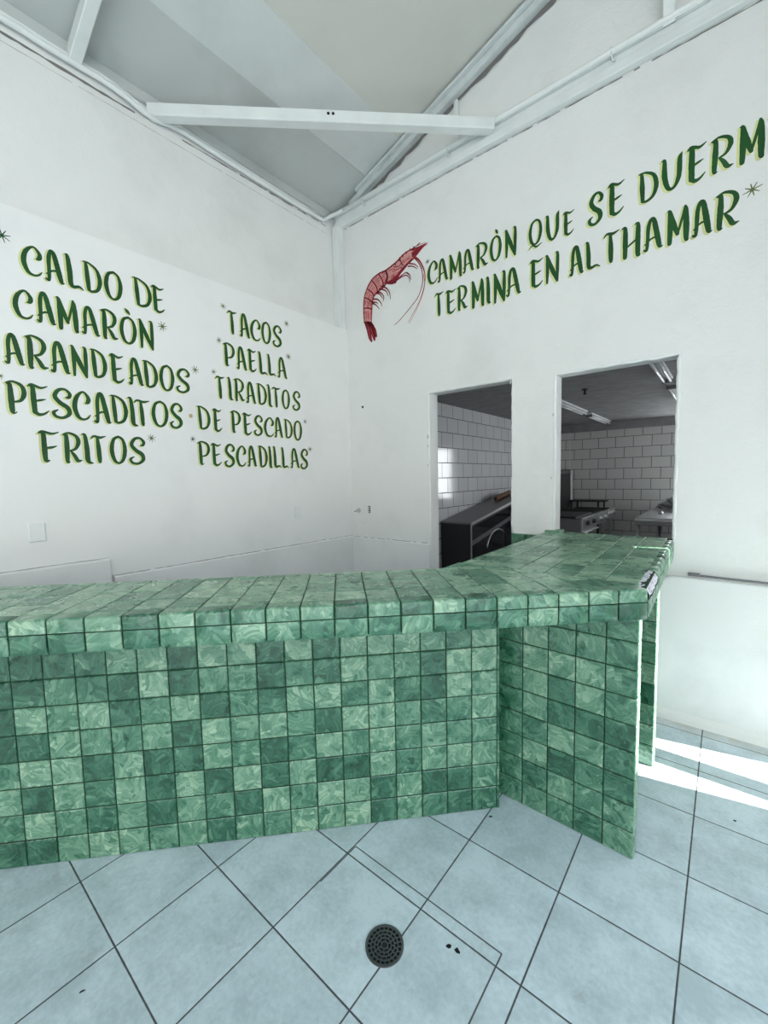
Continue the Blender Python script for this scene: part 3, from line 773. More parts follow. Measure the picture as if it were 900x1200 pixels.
b = MB(); b.lathe((p.x, YW+.002, p.z), (0, -1, 0), [(.012, 0), (.012, .0035)], 0, 12); b.build('screw_hole', M['hole'], wall_back)
p = onx(131, 677, XW+.02); b = MB()
b.prism([(XW+.001, p.y-.012, p.z-.03), (XW+.001, p.y+.016, p.z-.03), (XW+.001, p.y+.016, p.z+.006), (XW+.001, p.y+.002, p.z+.022), (XW+.001, p.y-.010, p.z+.006)], (.016, 0, 0))
b.build('plaster_chip', M['dirt'], wall_left)

# floor drain
DC = Vector((-.805, .936, 0)); DR = .062
drain = thing('floor_drain', 'round dark metal floor drain with a grid of slots', 'drain', DC)
b = MB(); b.lathe(DC + Vector((0, 0, .0)), (0, 0, 1), [(DR-.004, .0), (DR-.004, .0012)], 0, 40); b.build('sump', M['hole'], drain)
def ring(b, r0, r1, z0, z1, n=48):
    for i in range(n):
        a0, a1 = 2*pi*i/n, 2*pi*(i+1)/n
        def Q(r, a, z): return DC + Vector((r*cos(a), r*sin(a), z))
        for q in ([Q(r0, a0, z1), Q(r1, a0, z1), Q(r1, a1, z1), Q(r0, a1, z1)], [Q(r1, a0, z0), Q(r1, a1, z0), Q(r1, a1, z1), Q(r1, a0, z1)], [Q(r0, a1, z0), Q(r0, a0, z0), Q(r0, a0, z1), Q(r0, a1, z1)]): b.poly(q, 0)
b = MB(); ring(b, DR-.007, DR, 0, .005); b.build('rim', M['drain'], drain)
b = MB()
for r in (.0105, .0215, .0325, .0435): ring(b, r-.0016, r+.0016, .001, .0042)
def spokes(n, ra, rb, ph=0):
    for i in range(n):
        a = 2*pi*i/n+ph; d = Vector((cos(a), sin(a), 0))
        b.bar(DC + d*ra + Vector((0, 0, .0028)), DC + d*rb + Vector((0, 0, .0028)), .0028, .0026, 0, (0, 0, 1), .0003)
spokes(6, .0105, .0215); spokes(12, .0215, .0325, .1); spokes(16, .0325, .0435, .05); spokes(22, .0435, DR-.006)
b.build('grate', M['drain'], drain)
b = MB(); b.lathe(DC, (0, 0, 1), [(.0055, .001), (.0055, .0055), (.004, .0062)], 0, 14); b.build('screw', M['iron'], drain)
# broken spots and crumbs
rr = random.Random(21)
def blot(cx, cy, sx, sy, name, label, cat, mat, ang=0., parent=None):
    b = MB(); n = 10; A = []
    for i in range(n):
        a = 2*pi*i/n; k = rr.uniform(.65, 1.1); x, y = cos(a)*sx*k, sin(a)*sy*k
        A.append((cx + x*cos(ang)-y*sin(ang), cy + x*sin(ang)+y*cos(ang)))
    hgt = .0025
    b.faces([(x, y, .0002) for x, y in A] + [(cx+(x-cx)*.6, cy+(y-cy)*.6, hgt) for x, y in A], [tuple(range(n, 2*n))] + [(i, (i+1) % n, n+(i+1) % n, n+i) for i in range(n)])
    o = b.build(name, mat, parent, None if parent else (cx, cy, 0))
    return tag(o, label, cat) if label else o
blot(-.642, 1.063, .010, .008, 'broken_spot', None, None, M['hole'], .4, floor); blot(-.615, 1.068, .009, .011, 'broken_spot', None, None, M['hole'], 1., floor)
p = onz(96, 1162, 0); blot(p.x, p.y, .009, .003, 'floor_crumb', 'small dark crumb on the pale floor at lower left', 'debris', M['hole'], 1.2)
p = onz(861, 962, 0); blot(p.x, p.y, .008, .005, 'floor_crumb', 'small dark crumb on the floor right of the counter', 'debris', M['hole'], .2)
p = onz(575, 957, 0); blot(p.x, p.y, .009, .004, 'floor_crumb', 'small dark crumb at the foot of the counter near the inner corner', 'debris', M['hole'], .8)

# =================================================================== PAINTED LETTERING
T_, H_ = .16, .075
GL = {
 'A': [[(.0, .07, .05), (.15, .04, .10), (.2, .35, .12), (.22, .72, .13), (.34, .95, .12), (.5, .93, .14), (.62, .66, .17), (.76, .28, .17), (.86, .06, .13), (1., .05, .04)], [(.05, .22, .05), (.4, .36, .07), (.72, .37, .07)]],
 'C': [[(.74, .60, .06), (.88, .64, .15), (.93, .78, .14), (.72, .96, .085), (.5, .95, .09), (.2, .74, .15), (.09, .42, .17), (.26, .11, .14), (.55, .03, .09), (.82, .08, .07), (.98, .2, .035)]],
 'D': [[(.0, .97, .03), (.16, .94, .11), (.21, .5, .17), (.25, .07, .13)], [(.02, .98, .04), (.35, .97, .08), (.78, .80, .12), (.93, .45, .16), (.78, .13, .12), (.45, .02, .1), (.22, .05, .09)]],
 'E': [[(.12, .94, .09), (.24, .9, .14), (.25, .5, .17), (.27, .1, .16)], [(.0, .91, .04), (.2, .98, .09), (.65, .9, .09), (1., .97, .035)], [(.25, .45, .07), (.6, .5, .08), (.86, .54, .035)], [(.26, .12, .13), (.45, .03, .12), (.75, .06, .08), (1., .17, .035)]],
 'F': [[(.12, .94, .09), (.24, .9, .14), (.25, .5, .17), (.27, .04, .15), (.45, .02, .05)], [(.0, .91, .04), (.2, .98, .09), (.65, .92, .09), (1., .98, .035)], [(.25, .43, .07), (.6, .46, .09), (.86, .51, .035)]],
 'H': [[(.0, .95, .035), (.17, .93, .13), (.2, .5, .17), (.2, .03, .14)], [(.68, .97, .035), (.85, .94, .13), (.86, .5, .17), (.88, .03, .15), (1., .01, .04)], [(.2, .30, .06), (.85, .52, .075)]],
 'I': [[(.0, .98, .04), (.32, .95, .12), (.45, .5, .17), (.5, .09, .16), (1., .01, .045)]],
 'L': [[(.0, .98, .035), (.14, .95, .12), (.22, .5, .17), (.24, .13, .16), (.42, .05, .12), (.75, .09, .09), (1., .02, .04)]],
 'M': [[(.0, .96, .03), (.11, .93, .11), (.15, .5, .16), (.14, .02, .13)], [(.14, .93, .09), (.33, .52, .15), (.5, .24, .11)], [(.5, .24, .08), (.68, .62, .08), (.82, .97, .07)], [(.80, .98, .05), (.86, .85, .13), (.89, .4, .17), (.91, .03, .13), (1., .01, .04)]],
 'N': [[(.0, .98, .03), (.13, .94, .11), (.16, .5, .14), (.14, .02, .09)], [(.14, .95, .09), (.48, .48, .17), (.86, .04, .11)], [(.74, 1., .04), (.88, .95, .11), (.88, .5, .14), (.88, .0, .08)]],
 'O': [[(.55, .98, .09), (.24, .86, .12), (.09, .5, .16), (.22, .13, .13), (.5, .02, .09), (.78, .16, .13), (.92, .52, .16), (.82, .86, .11), (.55, .98, .09)]],
 'P': [[(.1, .93, .09), (.2, .9, .13), (.22, .5, .17), (.24, .08, .15), (.38, .02, .05), (.46, .06, .03)], [(.0, .94, .04), (.35, 1., .08), (.8, .9, .12), (.92, .66, .15), (.72, .43, .1), (.35, .37, .06)]],
 'Q': [[(.55, .98, .08), (.24, .88, .1), (.09, .56, .13), (.22, .24, .12), (.5, .14, .08), (.78, .26, .11), (.92, .58, .13), (.82, .88, .09), (.55, .98, .08)], [(.02, .02, .03), (.3, .12, .06), (.6, .04, .08), (1., .12, .03)]],
 'R': [[(.1, .93, .09), (.2, .9, .13), (.2, .5, .17), (.18, .04, .13), (.3, .01, .04)], [(.0, .94, .04), (.35, 1., .08), (.75, .9, .12), (.86, .7, .15), (.68, .47, .1), (.38, .40, .06)], [(.38, .40, .06), (.58, .24, .13), (.76, .06, .14), (1., .07, .035)]],
 'S': [[(.72, .70, .05), (.88, .72, .12), (.93, .84, .12), (.7, .97, .09), (.38, .93, .12), (.17, .72, .15), (.4, .52, .16), (.78, .36, .17), (.84, .16, .14), (.52, .02, .1), (.16, .05, .11), (.06, .18, .11), (.28, .27, .04)]],
 'T': [[(.42, .94, .1), (.47, .5, .17), (.5, .06, .15), (.58, .0, .05)], [(.0, .86, .04), (.2, .96, .09), (.6, .92, .11), (1., .98, .035)]],
 'U': [[(.0, .95, .035), (.13, .92, .12), (.16, .45, .17), (.34, .08, .13), (.62, .06, .1), (.82, .35, .15), (.84, .85, .14), (.93, 1., .04)]],
}
def cat(pts, n=7):
    P = [pts[0]] + list(pts) + [pts[-1]]; out = []
    for i in range(1, len(P)-2):
        for k in range(n):
            t = k/n; o = []
            for c in range(3):
                a, b_, c_, d = P[i-1][c], P[i][c], P[i+1][c], P[i+2][c]
                o.append(.5*((2*b_) + (-a+c_)*t + (2*a-5*b_+4*c_-d)*t*t + (-a+3*b_-3*c_+d)*t**3))
            out.append(tuple(o))
    out.append(tuple(pts[-1])); return out
def ribbon(b, pts, plane, lift, mat, n=7, rag=0.):
    """pts (a, h, width) in metres on a wall; plane(a, h, lift) -> world point"""
    S_ = cat(pts, n); L = []; R_ = []
    for i, (x, y, wd) in enumerate(S_):
        q0, q1 = S_[max(i-1, 0)], S_[min(i+1, len(S_)-1)]
        dx, dy = q1[0]-q0[0], q1[1]-q0[1]; l = math.hypot(dx, dy) or 1e-9
        nx, ny = -dy/l, dx/l; hw = max(wd, .0006)/2*(1+random.uniform(-rag, rag))
        L.append((x+nx*hw, y+ny*hw)); R_.append((x-nx*hw, y-ny*hw))
    for i in range(len(S_)-1):
        b.poly([plane(*L[i], lift), plane(*R_[i], lift), plane(*R_[i+1], lift), plane(*L[i+1], lift)], mat)
    for (x, y, wd), sgn in ((S_[0], 1), (S_[-1], -1)):      # round ends
        if wd < .004: continue
        b.poly([plane(x+cos(2*pi*k/10)*wd/2, y+sin(2*pi*k/10)*wd/2, lift-.00003) for k in range(10)], mat)
PL_left = lambda a, h, l: Vector((XW+l, a, h))
PL_back = lambda a, h, l: Vector((a, YW-l, h))
def letters(parent, side, name, label, origin, scale, spec, stars=(), shadow=(-.0135, -.007), extra=None):
    """spec: (char, x left, x right, y top, y bottom) read off the photograph at origin/scale"""
    b = MB(); plane = PL_left if side == 'L' else PL_back
    def W(x, y):
        px, py = origin[0]+x/scale, origin[1]+y/scale
        if side == 'L': q = onx(px, py, XW); return q.y, q.z
        q = ony(px, py, YW); return q.x, q.z
    for li, (ch, xl, xr, yt, yb) in enumerate(spec):
        xm, ym = (xl+xr)/2, (yt+yb)/2; wq = (xr-xl)*.22*(1 if side == 'L' else -1)
        a0 = W(xl, ym)[0]; a1 = W(xr, ym)[0]
        h1 = W(xm-wq, yt)[1]; h0 = W(xm+wq, yb)[1]
        H = h1-h0; a0 += .035*H; a1 -= .035*H; Wd = a1-a0
        for si, st in enumerate(GL[ch]):
            pts = [(a0+x*Wd, h0+y*H, w_*H*.88) for x, y, w_ in st]
            sh = [(x+shadow[0]*H/.25, y+shadow[1]*H/.25, w_*1.06+.002) for x, y, w_ in pts]
            ribbon(b, sh, plane, .0006+.00004*si, 1)
            ribbon(b, pts, plane, .0012+.00004*si, 0, rag=.05)
    for st in stars:
        x, y, r = st[:3]; mt = st[3] if len(st) > 3 else 2
        a, h = W(x, y); a2, _ = W(x+r, y); rr_ = abs(a2-a); hr = abs(W(x, y-r)[1]-h); rr_ = (rr_+hr)/2*1.05
        for k in range(4):
            an = pi/4*k+.25; d = (cos(an)*rr_, sin(an)*rr_); o_ = random.uniform(.8, 1.1)
            ribbon(b, [(a-d[0]*o_, h-d[1]*o_, rr_*.08), (a, h, rr_*.18), (a+d[0]*o_, h+d[1]*o_, rr_*.10)], plane, .0013+.00004*k, mt, 4)
    if extra: extra(b, W, plane)
    o = b.build(name, [M['paint_green'], M['paint_shadow'], M['paint_olive'], M['paint_tan'], M['red_dark']], None)
    o.parent = parent; o['label'] = label
    return o
def accent(x0, y0, x1, y1, wd):
    def f(b, W, plane):
        p, q = W(x0, y0), W(x1, y1); l = wd
        ribbon(b, [(p[0]-.006, p[1]-.004, l*.6), ((p[0]+q[0])/2-.006, (p[1]+q[1])/2-.004, l*1.3), (q[0]-.006, q[1]-.004, l*.7)], plane, .0006, 1)
        ribbon(b, [(p[0], p[1], l*.4), ((p[0]+q[0])/2, (p[1]+q[1])/2, l), (q[0], q[1], l*.4)], plane, .0013, 0)
    return f
def tan_dot(x, y, r):
    def f(b, W, plane):
        a, h = W(x, y); b.poly([plane(a+cos(2*pi*k/12)*r, h+sin(2*pi*k/12)*r, .0012) for k in range(12)], 3)
    return f
T1, T2, T3, T4 = (0, 270), (0, 390), (220, 350), (220, 450)
L_ = lambda *a, **k: letters(wall_left, 'L', 'painted_lettering', *a, **k)
L_('green painted words CALDO DE', T1, 3.75, [('C', 90, 187, 62, 204), ('A', 193, 282, 86, 234), ('L', 285, 366, 110, 260), ('D', 363, 447, 140, 277), ('O', 455, 539, 176, 310), ('D', 581, 667, 210, 340), ('E', 664, 724, 243, 364)], [(8, 22, 30, 0)])
L_('green painted word CAMARON with an accent', T1, 3.75, [('C', 54, 147, 256, 392), ('A', 155, 245, 270, 414), ('M', 245, 345, 295, 442), ('A', 353, 439, 333, 464), ('R', 441, 519, 348, 480), ('O', 523, 602, 376, 502), ('N', 607, 679, 393, 522)], [(713, 422, 20)], extra=accent(549, 344, 569, 369, .02))
L_('green painted word ARANDEADOS', T2, 3.75, [('A', 13, 108, 2, 142), ('R', 108, 213, 13, 160), ('A', 216, 309, 38, 180), ('N', 308, 390, 58, 194), ('D', 395, 470, 73, 199), ('E', 480, 547, 93, 222), ('A', 560, 632, 110, 232), ('D', 626, 694, 123, 242), ('O', 698, 767, 140, 257), ('S', 770, 837, 155, 265)], [(857, 163, 17), (2, 190, 16)])
L_('green painted word PESCADITOS', T2, 3.75, [('P', 23, 120, 213, 357), ('E', 120, 217, 225, 364), ('S', 222, 320, 241, 377), ('C', 316, 400, 255, 385), ('A', 408, 489, 263, 399), ('D', 483, 562, 275, 399), ('I', 560, 607, 285, 409), ('T', 588, 662, 293, 407), ('O', 663, 742, 298, 414), ('S', 743, 805, 308, 420)], extra=tan_dot(838, 365, .014))
L_('green painted word FRITOS', T2, 3.75, [('F', 166, 267, 431, 564), ('R', 273, 362, 440, 569), ('I', 358, 410, 445, 574), ('T', 398, 472, 450, 569), ('O', 480, 559, 453, 575), ('S', 563, 642, 458, 577)], [(665, 463, 18)])
L_('green painted word TACOS', T3, 5.625, [('T', 260, 327, 78, 234), ('A', 338, 412, 98, 260), ('C', 410, 482, 133, 282), ('O', 483, 550, 150, 300), ('S', 556, 622, 173, 320)], [(232, 50, 20), (650, 165, 20)])
L_('green painted word PAELLA', T3, 5.625, [('P', 233, 312, 293, 449), ('A', 318, 392, 316, 472), ('E', 393, 454, 333, 484), ('L', 463, 527, 353, 502), ('L', 523, 582, 370, 510), ('A', 588, 657, 386, 527)], [(205, 275, 20), (663, 383, 20)])
L_('green painted word TIRADITOS', T4, 5.625, [('T', 181, 247, -54, 95), ('I', 260, 300, -42, 105), ('R', 303, 377, -34, 112), ('A', 381, 452, -14, 130), ('D', 453, 522, -2, 137), ('I', 520, 560, 6, 149), ('T', 553, 614, 20, 152), ('O', 618, 674, 36, 165), ('S', 688, 744, 46, 175)], [(170, -80, 18)])
L_('green painted words DE PESCADO', T4, 5.625, [('D', 58, 150, 146, 299), ('E', 163, 227, 163, 314), ('P', 281, 352, 178, 322), ('E', 360, 424, 191, 337), ('S', 433, 497, 205, 340), ('C', 500, 570, 218, 349), ('A', 568, 630, 220, 354), ('D', 633, 692, 233, 357), ('O', 695, 754, 241, 372)], [(773, 248, 16)])
L_('green painted word PESCADILLAS', T4, 5.625, [('P', 63, 150, 380, 532), ('E', 153, 225, 391, 539), ('S', 238, 314, 395, 545), ('C', 316, 387, 406, 544), ('A', 391, 457, 408, 544), ('D', 463, 527, 408, 547), ('I', 530, 560, 413, 552), ('L', 560, 619, 413, 552), ('L', 615, 667, 420, 554), ('A', 673, 740, 425, 554), ('S', 740, 795, 428, 559)], [(33, 363, 20, 0), (805, 430, 18)])
T5, T6 = (490, 250), (680, 130)
B_ = lambda *a, **k: letters(wall_back, 'B', 'painted_lettering', *a, shadow=(-.0135, -.008), **k)
B_('green painted words CAMARON QUE on the back wall', T5, 4.5, [('C', 48, 105, 248, 377), ('A', 101, 162, 233, 362), ('M', 161, 234, 201, 344), ('A', 233, 299, 183, 314), ('R', 301, 372, 148, 287), ('O', 376, 442, 113, 255), ('N', 453, 524, 73, 232), ('Q', 580, 657, 26, 190), ('U', 668, 752, -8, 147), ('E', 761, 825, -18, 119)], [(50, 255, 14, 0)], extra=accent(409, 86, 420, 106, .02))
B_('green painted words SE DUERME on the back wall', T6, 4.0909, [('S', 36, 112, 386, 550), ('E', 128, 214, 333, 505), ('D', 273, 377, 278, 442), ('U', 383, 499, 206, 387), ('E', 506, 607, 153, 347), ('R', 620, 742, 110, 294), ('M', 756, 890, 38, 247), ('E', 903, 1020, -20, 200)])
B_('green painted words TERMINA EN on the back wall', T5, 4.5, [('T', 86, 137, 413, 542), ('E', 143, 202, 398, 532), ('R', 203, 264, 376, 510), ('M', 278, 352, 343, 497), ('I', 356, 387, 333, 477), ('N', 393, 467, 306, 472), ('A', 461, 547, 280, 437), ('E', 586, 662, 236, 394), ('N', 666, 749, 206, 369)])
B_('green painted words AL THAMAR on the back wall', T6, 4.0909, [('A', -54, 21, 641, 790), ('L', 20, 100, 616, 762), ('T', 108, 190, 573, 729), ('H', 193, 295, 538, 707), ('A', 301, 402, 503, 672), ('M', 410, 527, 453, 637), ('A', 535, 640, 420, 602), ('R', 643, 770, 376, 565)], [(825, 378, 38)])

# painted shrimp
def shrimp():
    o0, sc = (410, 270), 8.1818
    def W(x, y):
        q = ony(o0[0]+x/sc, o0[1]+y/sc, YW); return q.x, q.z
    b = MB(); u = .0016*1.0
    def fill(pts, mat, lift):
        b.poly([PL_back(*W(*p), lift) for p in pts], mat)
    def line(pts, w0, w1, mat=0, lift=.0016, n=6):
        k = len(pts); P = []
        for i, p in enumerate(pts):
            t = i/(k-1); a, h = W(*p); P.append((a, h, (w0*(1-t)+w1*t)*.00138))
        ribbon(b, P, PL_back, lift, mat, n, .08)
    D = [(345, 385), (275, 418), (208, 478), (165, 560), (140, 645), (133, 750), (140, 885)]
    V = [(352, 500), (322, 545), (268, 590), (232, 632), (217, 690), (212, 755), (207, 888)]
    for i in range(6):
        md = ((D[i][0]+D[i+1][0])/2-6, (D[i][1]+D[i+1][1])/2-4); mv = ((V[i][0]+V[i+1][0])/2, (V[i][1]+V[i+1][1])/2)
        fill([D[i], md, D[i+1], V[i+1], mv, V[i]], 2, .0008)
    # carapace
    fill([(345, 385), (385, 355), (440, 310), (478, 262), (508, 335), (470, 430), (440, 490), (400, 507), (352, 498)], 2, .0008)
    fill([(478, 262), (540, 210), (600, 178), (650, 205), (640, 245), (560, 330), (508, 335)], 2, .0008)
    fill([(600, 178), (660, 165), (745, 120), (690, 180), (640, 245)], 1, .0009)
    fill([(640, 250), (560, 330), (490, 415), (440, 495), (400, 508), (355, 495), (400, 470), (450, 425), (520, 340), (590, 270)], 0, .0012)
    fill([(590, 215), (640, 180), (700, 160), (640, 240), (600, 262)], 0, .0012)
    # tail fan
    for q in ([(145, 888), (180, 890), (195, 980), (212, 1066), (185, 1030), (168, 960)], [(170, 890), (207, 888), (235, 960), (240, 1055), (222, 1020), (200, 960)], [(185, 888), (207, 888), (245, 950), (258, 1015), (240, 1000)]):
        fill(q, 1, .0009); line(q+[q[0]], 9, 9)
    line([(175, 900), (200, 980), (210, 1050)], 5, 8); line([(195, 900), (225, 970), (238, 1040)], 6, 8); line([(160, 900), (178, 980), (195, 1040)], 8, 6)
    # outlines
    line(D, 11, 9); line(V, 13, 7)
    for i in range(7): line([D[i], ((D[i][0]*.5+V[i][0]*.5)+(14 if i < 4 else 0), (D[i][1]*.5+V[i][1]*.5)+(0 if i < 4 else -8)), V[i]], 9, 12)
    line([(345, 385), (440, 310), (505, 240), (560, 198), (620, 165), (672, 120)], 12, 6)
    line([(345, 385), (358, 440), (350, 498), (400, 508), (440, 497)], 12, 14)
    line([(425, 350), (470, 345), (500, 315), (495, 350), (440, 385)], 7, 5); line([(380, 385), (430, 370), (420, 420), (380, 450)], 5, 5, 1)
    line([(478, 262), (490, 300), (520, 345)], 9, 6)
    for x, y in ((430, 312), (468, 272), (500, 232), (535, 200), (575, 172), (610, 150)): line([(x+8, y+18), (x, y)], 10, 2)
    line([(600, 190), (680, 150), (750, 115)], 12, 2); line([(620, 205), (690, 160), (745, 135)], 10, 2); line([(600, 175), (650, 145), (725, 115)], 6, 2)
    # hatching
    rr = random.Random(4)
    for i in range(6):
        for k in range(6):
            t = (k+.6)/6.4; p = (D[i][0]*(1-t)+V[i][0]*t, D[i][1]*(1-t)+V[i][1]*t); q = (D[i+1][0]*(1-t)+V[i+1][0]*t, D[i+1][1]*(1-t)+V[i+1][1]*t)
            s0, s1 = rr.uniform(.1, .35), rr.uniform(.6, .9)
            line([(p[0]+(q[0]-p[0])*s0, p[1]+(q[1]-p[1])*s0), (p[0]+(q[0]-p[0])*.5+rr.uniform(-6, 6), p[1]+(q[1]-p[1])*.5), (p[0]+(q[0]-p[0])*s1, p[1]+(q[1]-p[1])*s1)], 6.5, 4, rr.choice((1, 1, 0)), .0011)
    for k in range(16):
        t = rr.uniform(.1, .9); x = 370+t*220; y = 395-t*190+rr.uniform(20, 95)
        line([(x, y), (x+18, y-14), (x+rr.uniform(25, 45), y-rr.uniform(20, 34))], 6, 3, 1, .0011)
    # legs, swimmerets, feelers
    for q in ([(300, 535), (350, 555), (382, 600), (390, 660)], [(285, 560), (345, 580), (370, 630)], [(262, 590), (300, 600), (326, 640), (320, 680)], [(255, 600), (290, 615), (318, 660)], [(225, 660), (265, 662), (295, 690), (310, 727)], [(215, 700), (250, 715), (285, 755)], [(220, 690), (255, 690), (270, 705)]): line(q, 11, 4)
    for q in ([(440, 485), (500, 430), (545, 405), (580, 440)], [(430, 495), (500, 445), (545, 432), (572, 460), (572, 497)], [(545, 405), (575, 430), (585, 470)], [(560, 345), (605, 345), (645, 367)], [(575, 320), (620, 325), (655, 352)]): line(q, 9, 4)
    line([(620, 250), (665, 285), (705, 360), (722, 440), (715, 530), (690, 620), (650, 720), (600, 810), (560, 885)], 9, 2.5, 1)
    line([(615, 262), (660, 310), (690, 380), (700, 460), (690, 540), (655, 640), (600, 715), (540, 790), (480, 860), (430, 907)], 7, 4, 0)
    line([(708, 420), (718, 520), (690, 640), (640, 760), (570, 895)], 3, 2, 1); line([(620, 255), (670, 300), (712, 390)], 8, 4, 0, .0017)
    o = b.build('painted_shrimp', [M['red_dark'], M['red_mid'], M['red_pink']], None); o.parent = wall_back
    o['label'] = 'red painted shrimp with long curved feelers'
shrimp()

# =================================================================== KITCHEN THINGS
# steel appliance with a rising top against the tiled wall, seen through the doorway
fx0, fx1, fy0, fy1 = KX+.01, -2.47, 4.73, 6.6
zt0, zt1 = .90, 1.195
app = thing('kitchen_appliance', 'dark steel appliance with sloping top and glass front seen through the doorway', 'appliance', ((fx0+fx1)/2, (fy0+fy1)/2, 0))
b = MB(); b.prism([(fx0, fy0, .06), (fx0, fy1, .06), (fx0, fy1, zt1), (fx0, fy0, zt0)], (fx1-fx0-.02, 0, 0)); b.build('body', M['steel_k'], app)
b = MB(); b.prism([(fx0, fy0-.01, zt0), (fx0, fy1, zt1+.002), (fx0, fy1, zt1+.022), (fx0, fy0-.01, zt0+.02)], (fx1-fx0-.002, 0, 0)); b.build('top_panel', M['steel_d'], app)
b = MB(); b.bar((fx1, fy0-.01, zt0+.006), (fx1, fy1, zt1+.008), .014, .034, 0); b.bar((fx1, fy0-.004, .06), (fx1, fy0-.004, zt0), .016, .016, 0, (1, 0, 0)); b.build('edge_trim', M['steel'], app)
b = MB(); b.prism([(fx1-.02, fy0+.05, .12), (fx1-.02, fy1-.05, .12), (fx1-.02, fy1-.05, zt1-.05), (fx1-.02, fy0+.05, zt0-.04)], (.012, 0, 0)); b.build('glass_door', M['glass_d'], app)
b = MB(); b.bar((fx1-.004, fy0+.03, zt0-.24), (fx1-.004, fy1, zt1-.20), .01, .06, 0); b.build('cross_rail', M['steel_d'], app)
b = MB()
arc = [(fx1-.002, 5.5+.33*cos(a), .50+.26*sin(a)) for a in [pi*.95-pi*.7*i/14 for i in range(15)]]
b.tube(arc, .010, 0, 8); b.build('curved_reflection', M['steel'], app)  # steel arc stands in for a curved reflection in the glass
for x, y in ((fx0+.06, fy0+.06), (fx1-.08, fy0+.06), (fx0+.06, fy1-.06), (fx1-.08, fy1-.06)):
    b = MB(); b.tube([(x, y, 0), (x, y, .07)], .02, 0, 10); b.build('foot', M['iron'], app)
# roll lying on the appliance
def app_z(y): return zt0+.022+(zt1-zt0)*(y-fy0)/(fy1-fy0)
b = MB(); b.tube([(-2.72, 5.98, app_z(5.98)+.036), (-2.72, 6.5, app_z(6.5)+.036)], .034, 0, 14)
o = tag(b.build('cardboard_roll', M['brown'], None, (-2.72, 6.0, app_z(6.0))), 'brown roll lying on the sloping top of the appliance in the doorway', 'roll')
b = MB(); b.lathe((-2.72, 5.979, app_z(5.98)+.036), (0, -1, -.1), [(.018, 0), (.018, .002)], 0, 12); b.build('roll_core', M['hole'], o)

def leg(par, x, y, z1, s=.03, mat=None):
    b = MB(); b.bbox((x-s/2, y-s/2, 0), (x+s/2, y+s/2, z1), .004); return b.build('leg', mat or M['steel'], par)
def knob(par, x, y, z, r=.024, mat=None):
    b = MB(); b.lathe((x, y, z), (1, 0, 0), [(r*1.15, 0), (r*1.15, .006), (r, .010), (r*.85, .034), (r*.6, .036)], 0, 14); return b.build('knob', mat or M['black'], par)
SX = -1.57
# griddle nearest the hatch
g = thing('griddle', 'steel griddle with two black knobs, nearest the serving hatch', 'griddle', (SX-.35, 6.65, 0))
b = MB(); b.bbox((SX-.72, 6.25, .68), (SX, 7.12, .875), .006); b.build('body', M['steel_d'], g)
b = MB(); b.bbox((SX-.72, 6.25, .876), (SX-.07, 7.12, .905), .006); b.build('cooking_plate', M['iron'], g)
b = MB(); b.bbox((SX-.001, 6.27, .705), (SX+.014, 7.10, .885), .006); b.build('control_panel', M['steel'], g)
for y in (6.50, 6.86): knob(g, SX+.014, y, .80, .036)
b = MB(); b.bbox((SX, 6.25, .655), (SX+.045, 7.12, .685), .005); b.build('drip_tray', M['steel'], g)
for x, y in ((SX-.05, 6.30), (SX-.05, 7.07), (SX-.67, 6.30), (SX-.67, 7.07)): leg(g, x, y, .68)
# middle range
r2 = thing('gas_range', 'steel gas range with cast iron grates between griddle and far burner', 'stove', (SX-.35, 7.45, 0))
b = MB(); b.bbox((SX-.72, 7.15, .70), (SX+.0, 7.80, .875), .006); b.build('body', M['steel'], r2)
b = MB(); b.bbox((SX-.001, 7.16, .72), (SX+.02, 7.79, .89), .006); b.build('control_panel', M['steel'], r2)
for k in range(3):
    y0 = 7.18+.205*k; b = MB()
    for i in range(4): b.bar((SX-.68, y0+.02+.048*i, .892), (SX-.06, y0+.02+.048*i, .892), .012, .02, 0)
    for i in range(3): b.bar((SX-.66+.28*i, y0, .888), (SX-.66+.28*i, y0+.19, .888), .014, .02, 0)
    b.build('grate', M['iron'], r2)
for y in (7.32, 7.62): knob(r2, SX+.02, y, .79, .03, M['steel'])
for x, y in ((SX-.05, 7.2), (SX-.05, 7.76), (SX-.67, 7.2), (SX-.67, 7.76)): leg(r2, x, y, .70)
# far burner
r3 = thing('burner_stand', 'steel burner stand with a row of small knobs by the far tiled wall', 'stove', (SX-.3, 8.25, 0))
b = MB(); b.bbox((SX-.6, 7.84, .72), (SX+.0, 8.40, .87), .006); b.build('body', M['steel_d'], r3)
b = MB(); b.bbox((SX-.001, 7.85, .735), (SX+.02, 8.39, .90), .006); b.build('control_panel', M['steel'], r3)
for y in (7.93, 8.05, 8.18, 8.31): knob(r3, SX+.02, y, .82, .026, M['steel'])
b = MB()
for i in range(5): b.bar((SX-.58, 7.88+.11*i, .885), (SX-.06, 7.88+.11*i, .885), .014, .022, 0)
b.build('grate', M['iron'], r3)
for x, y in ((SX-.05, 7.9), (SX-.05, 8.35), (SX-.55, 7.9), (SX-.55, 8.35)): leg(r3, x, y, .72)
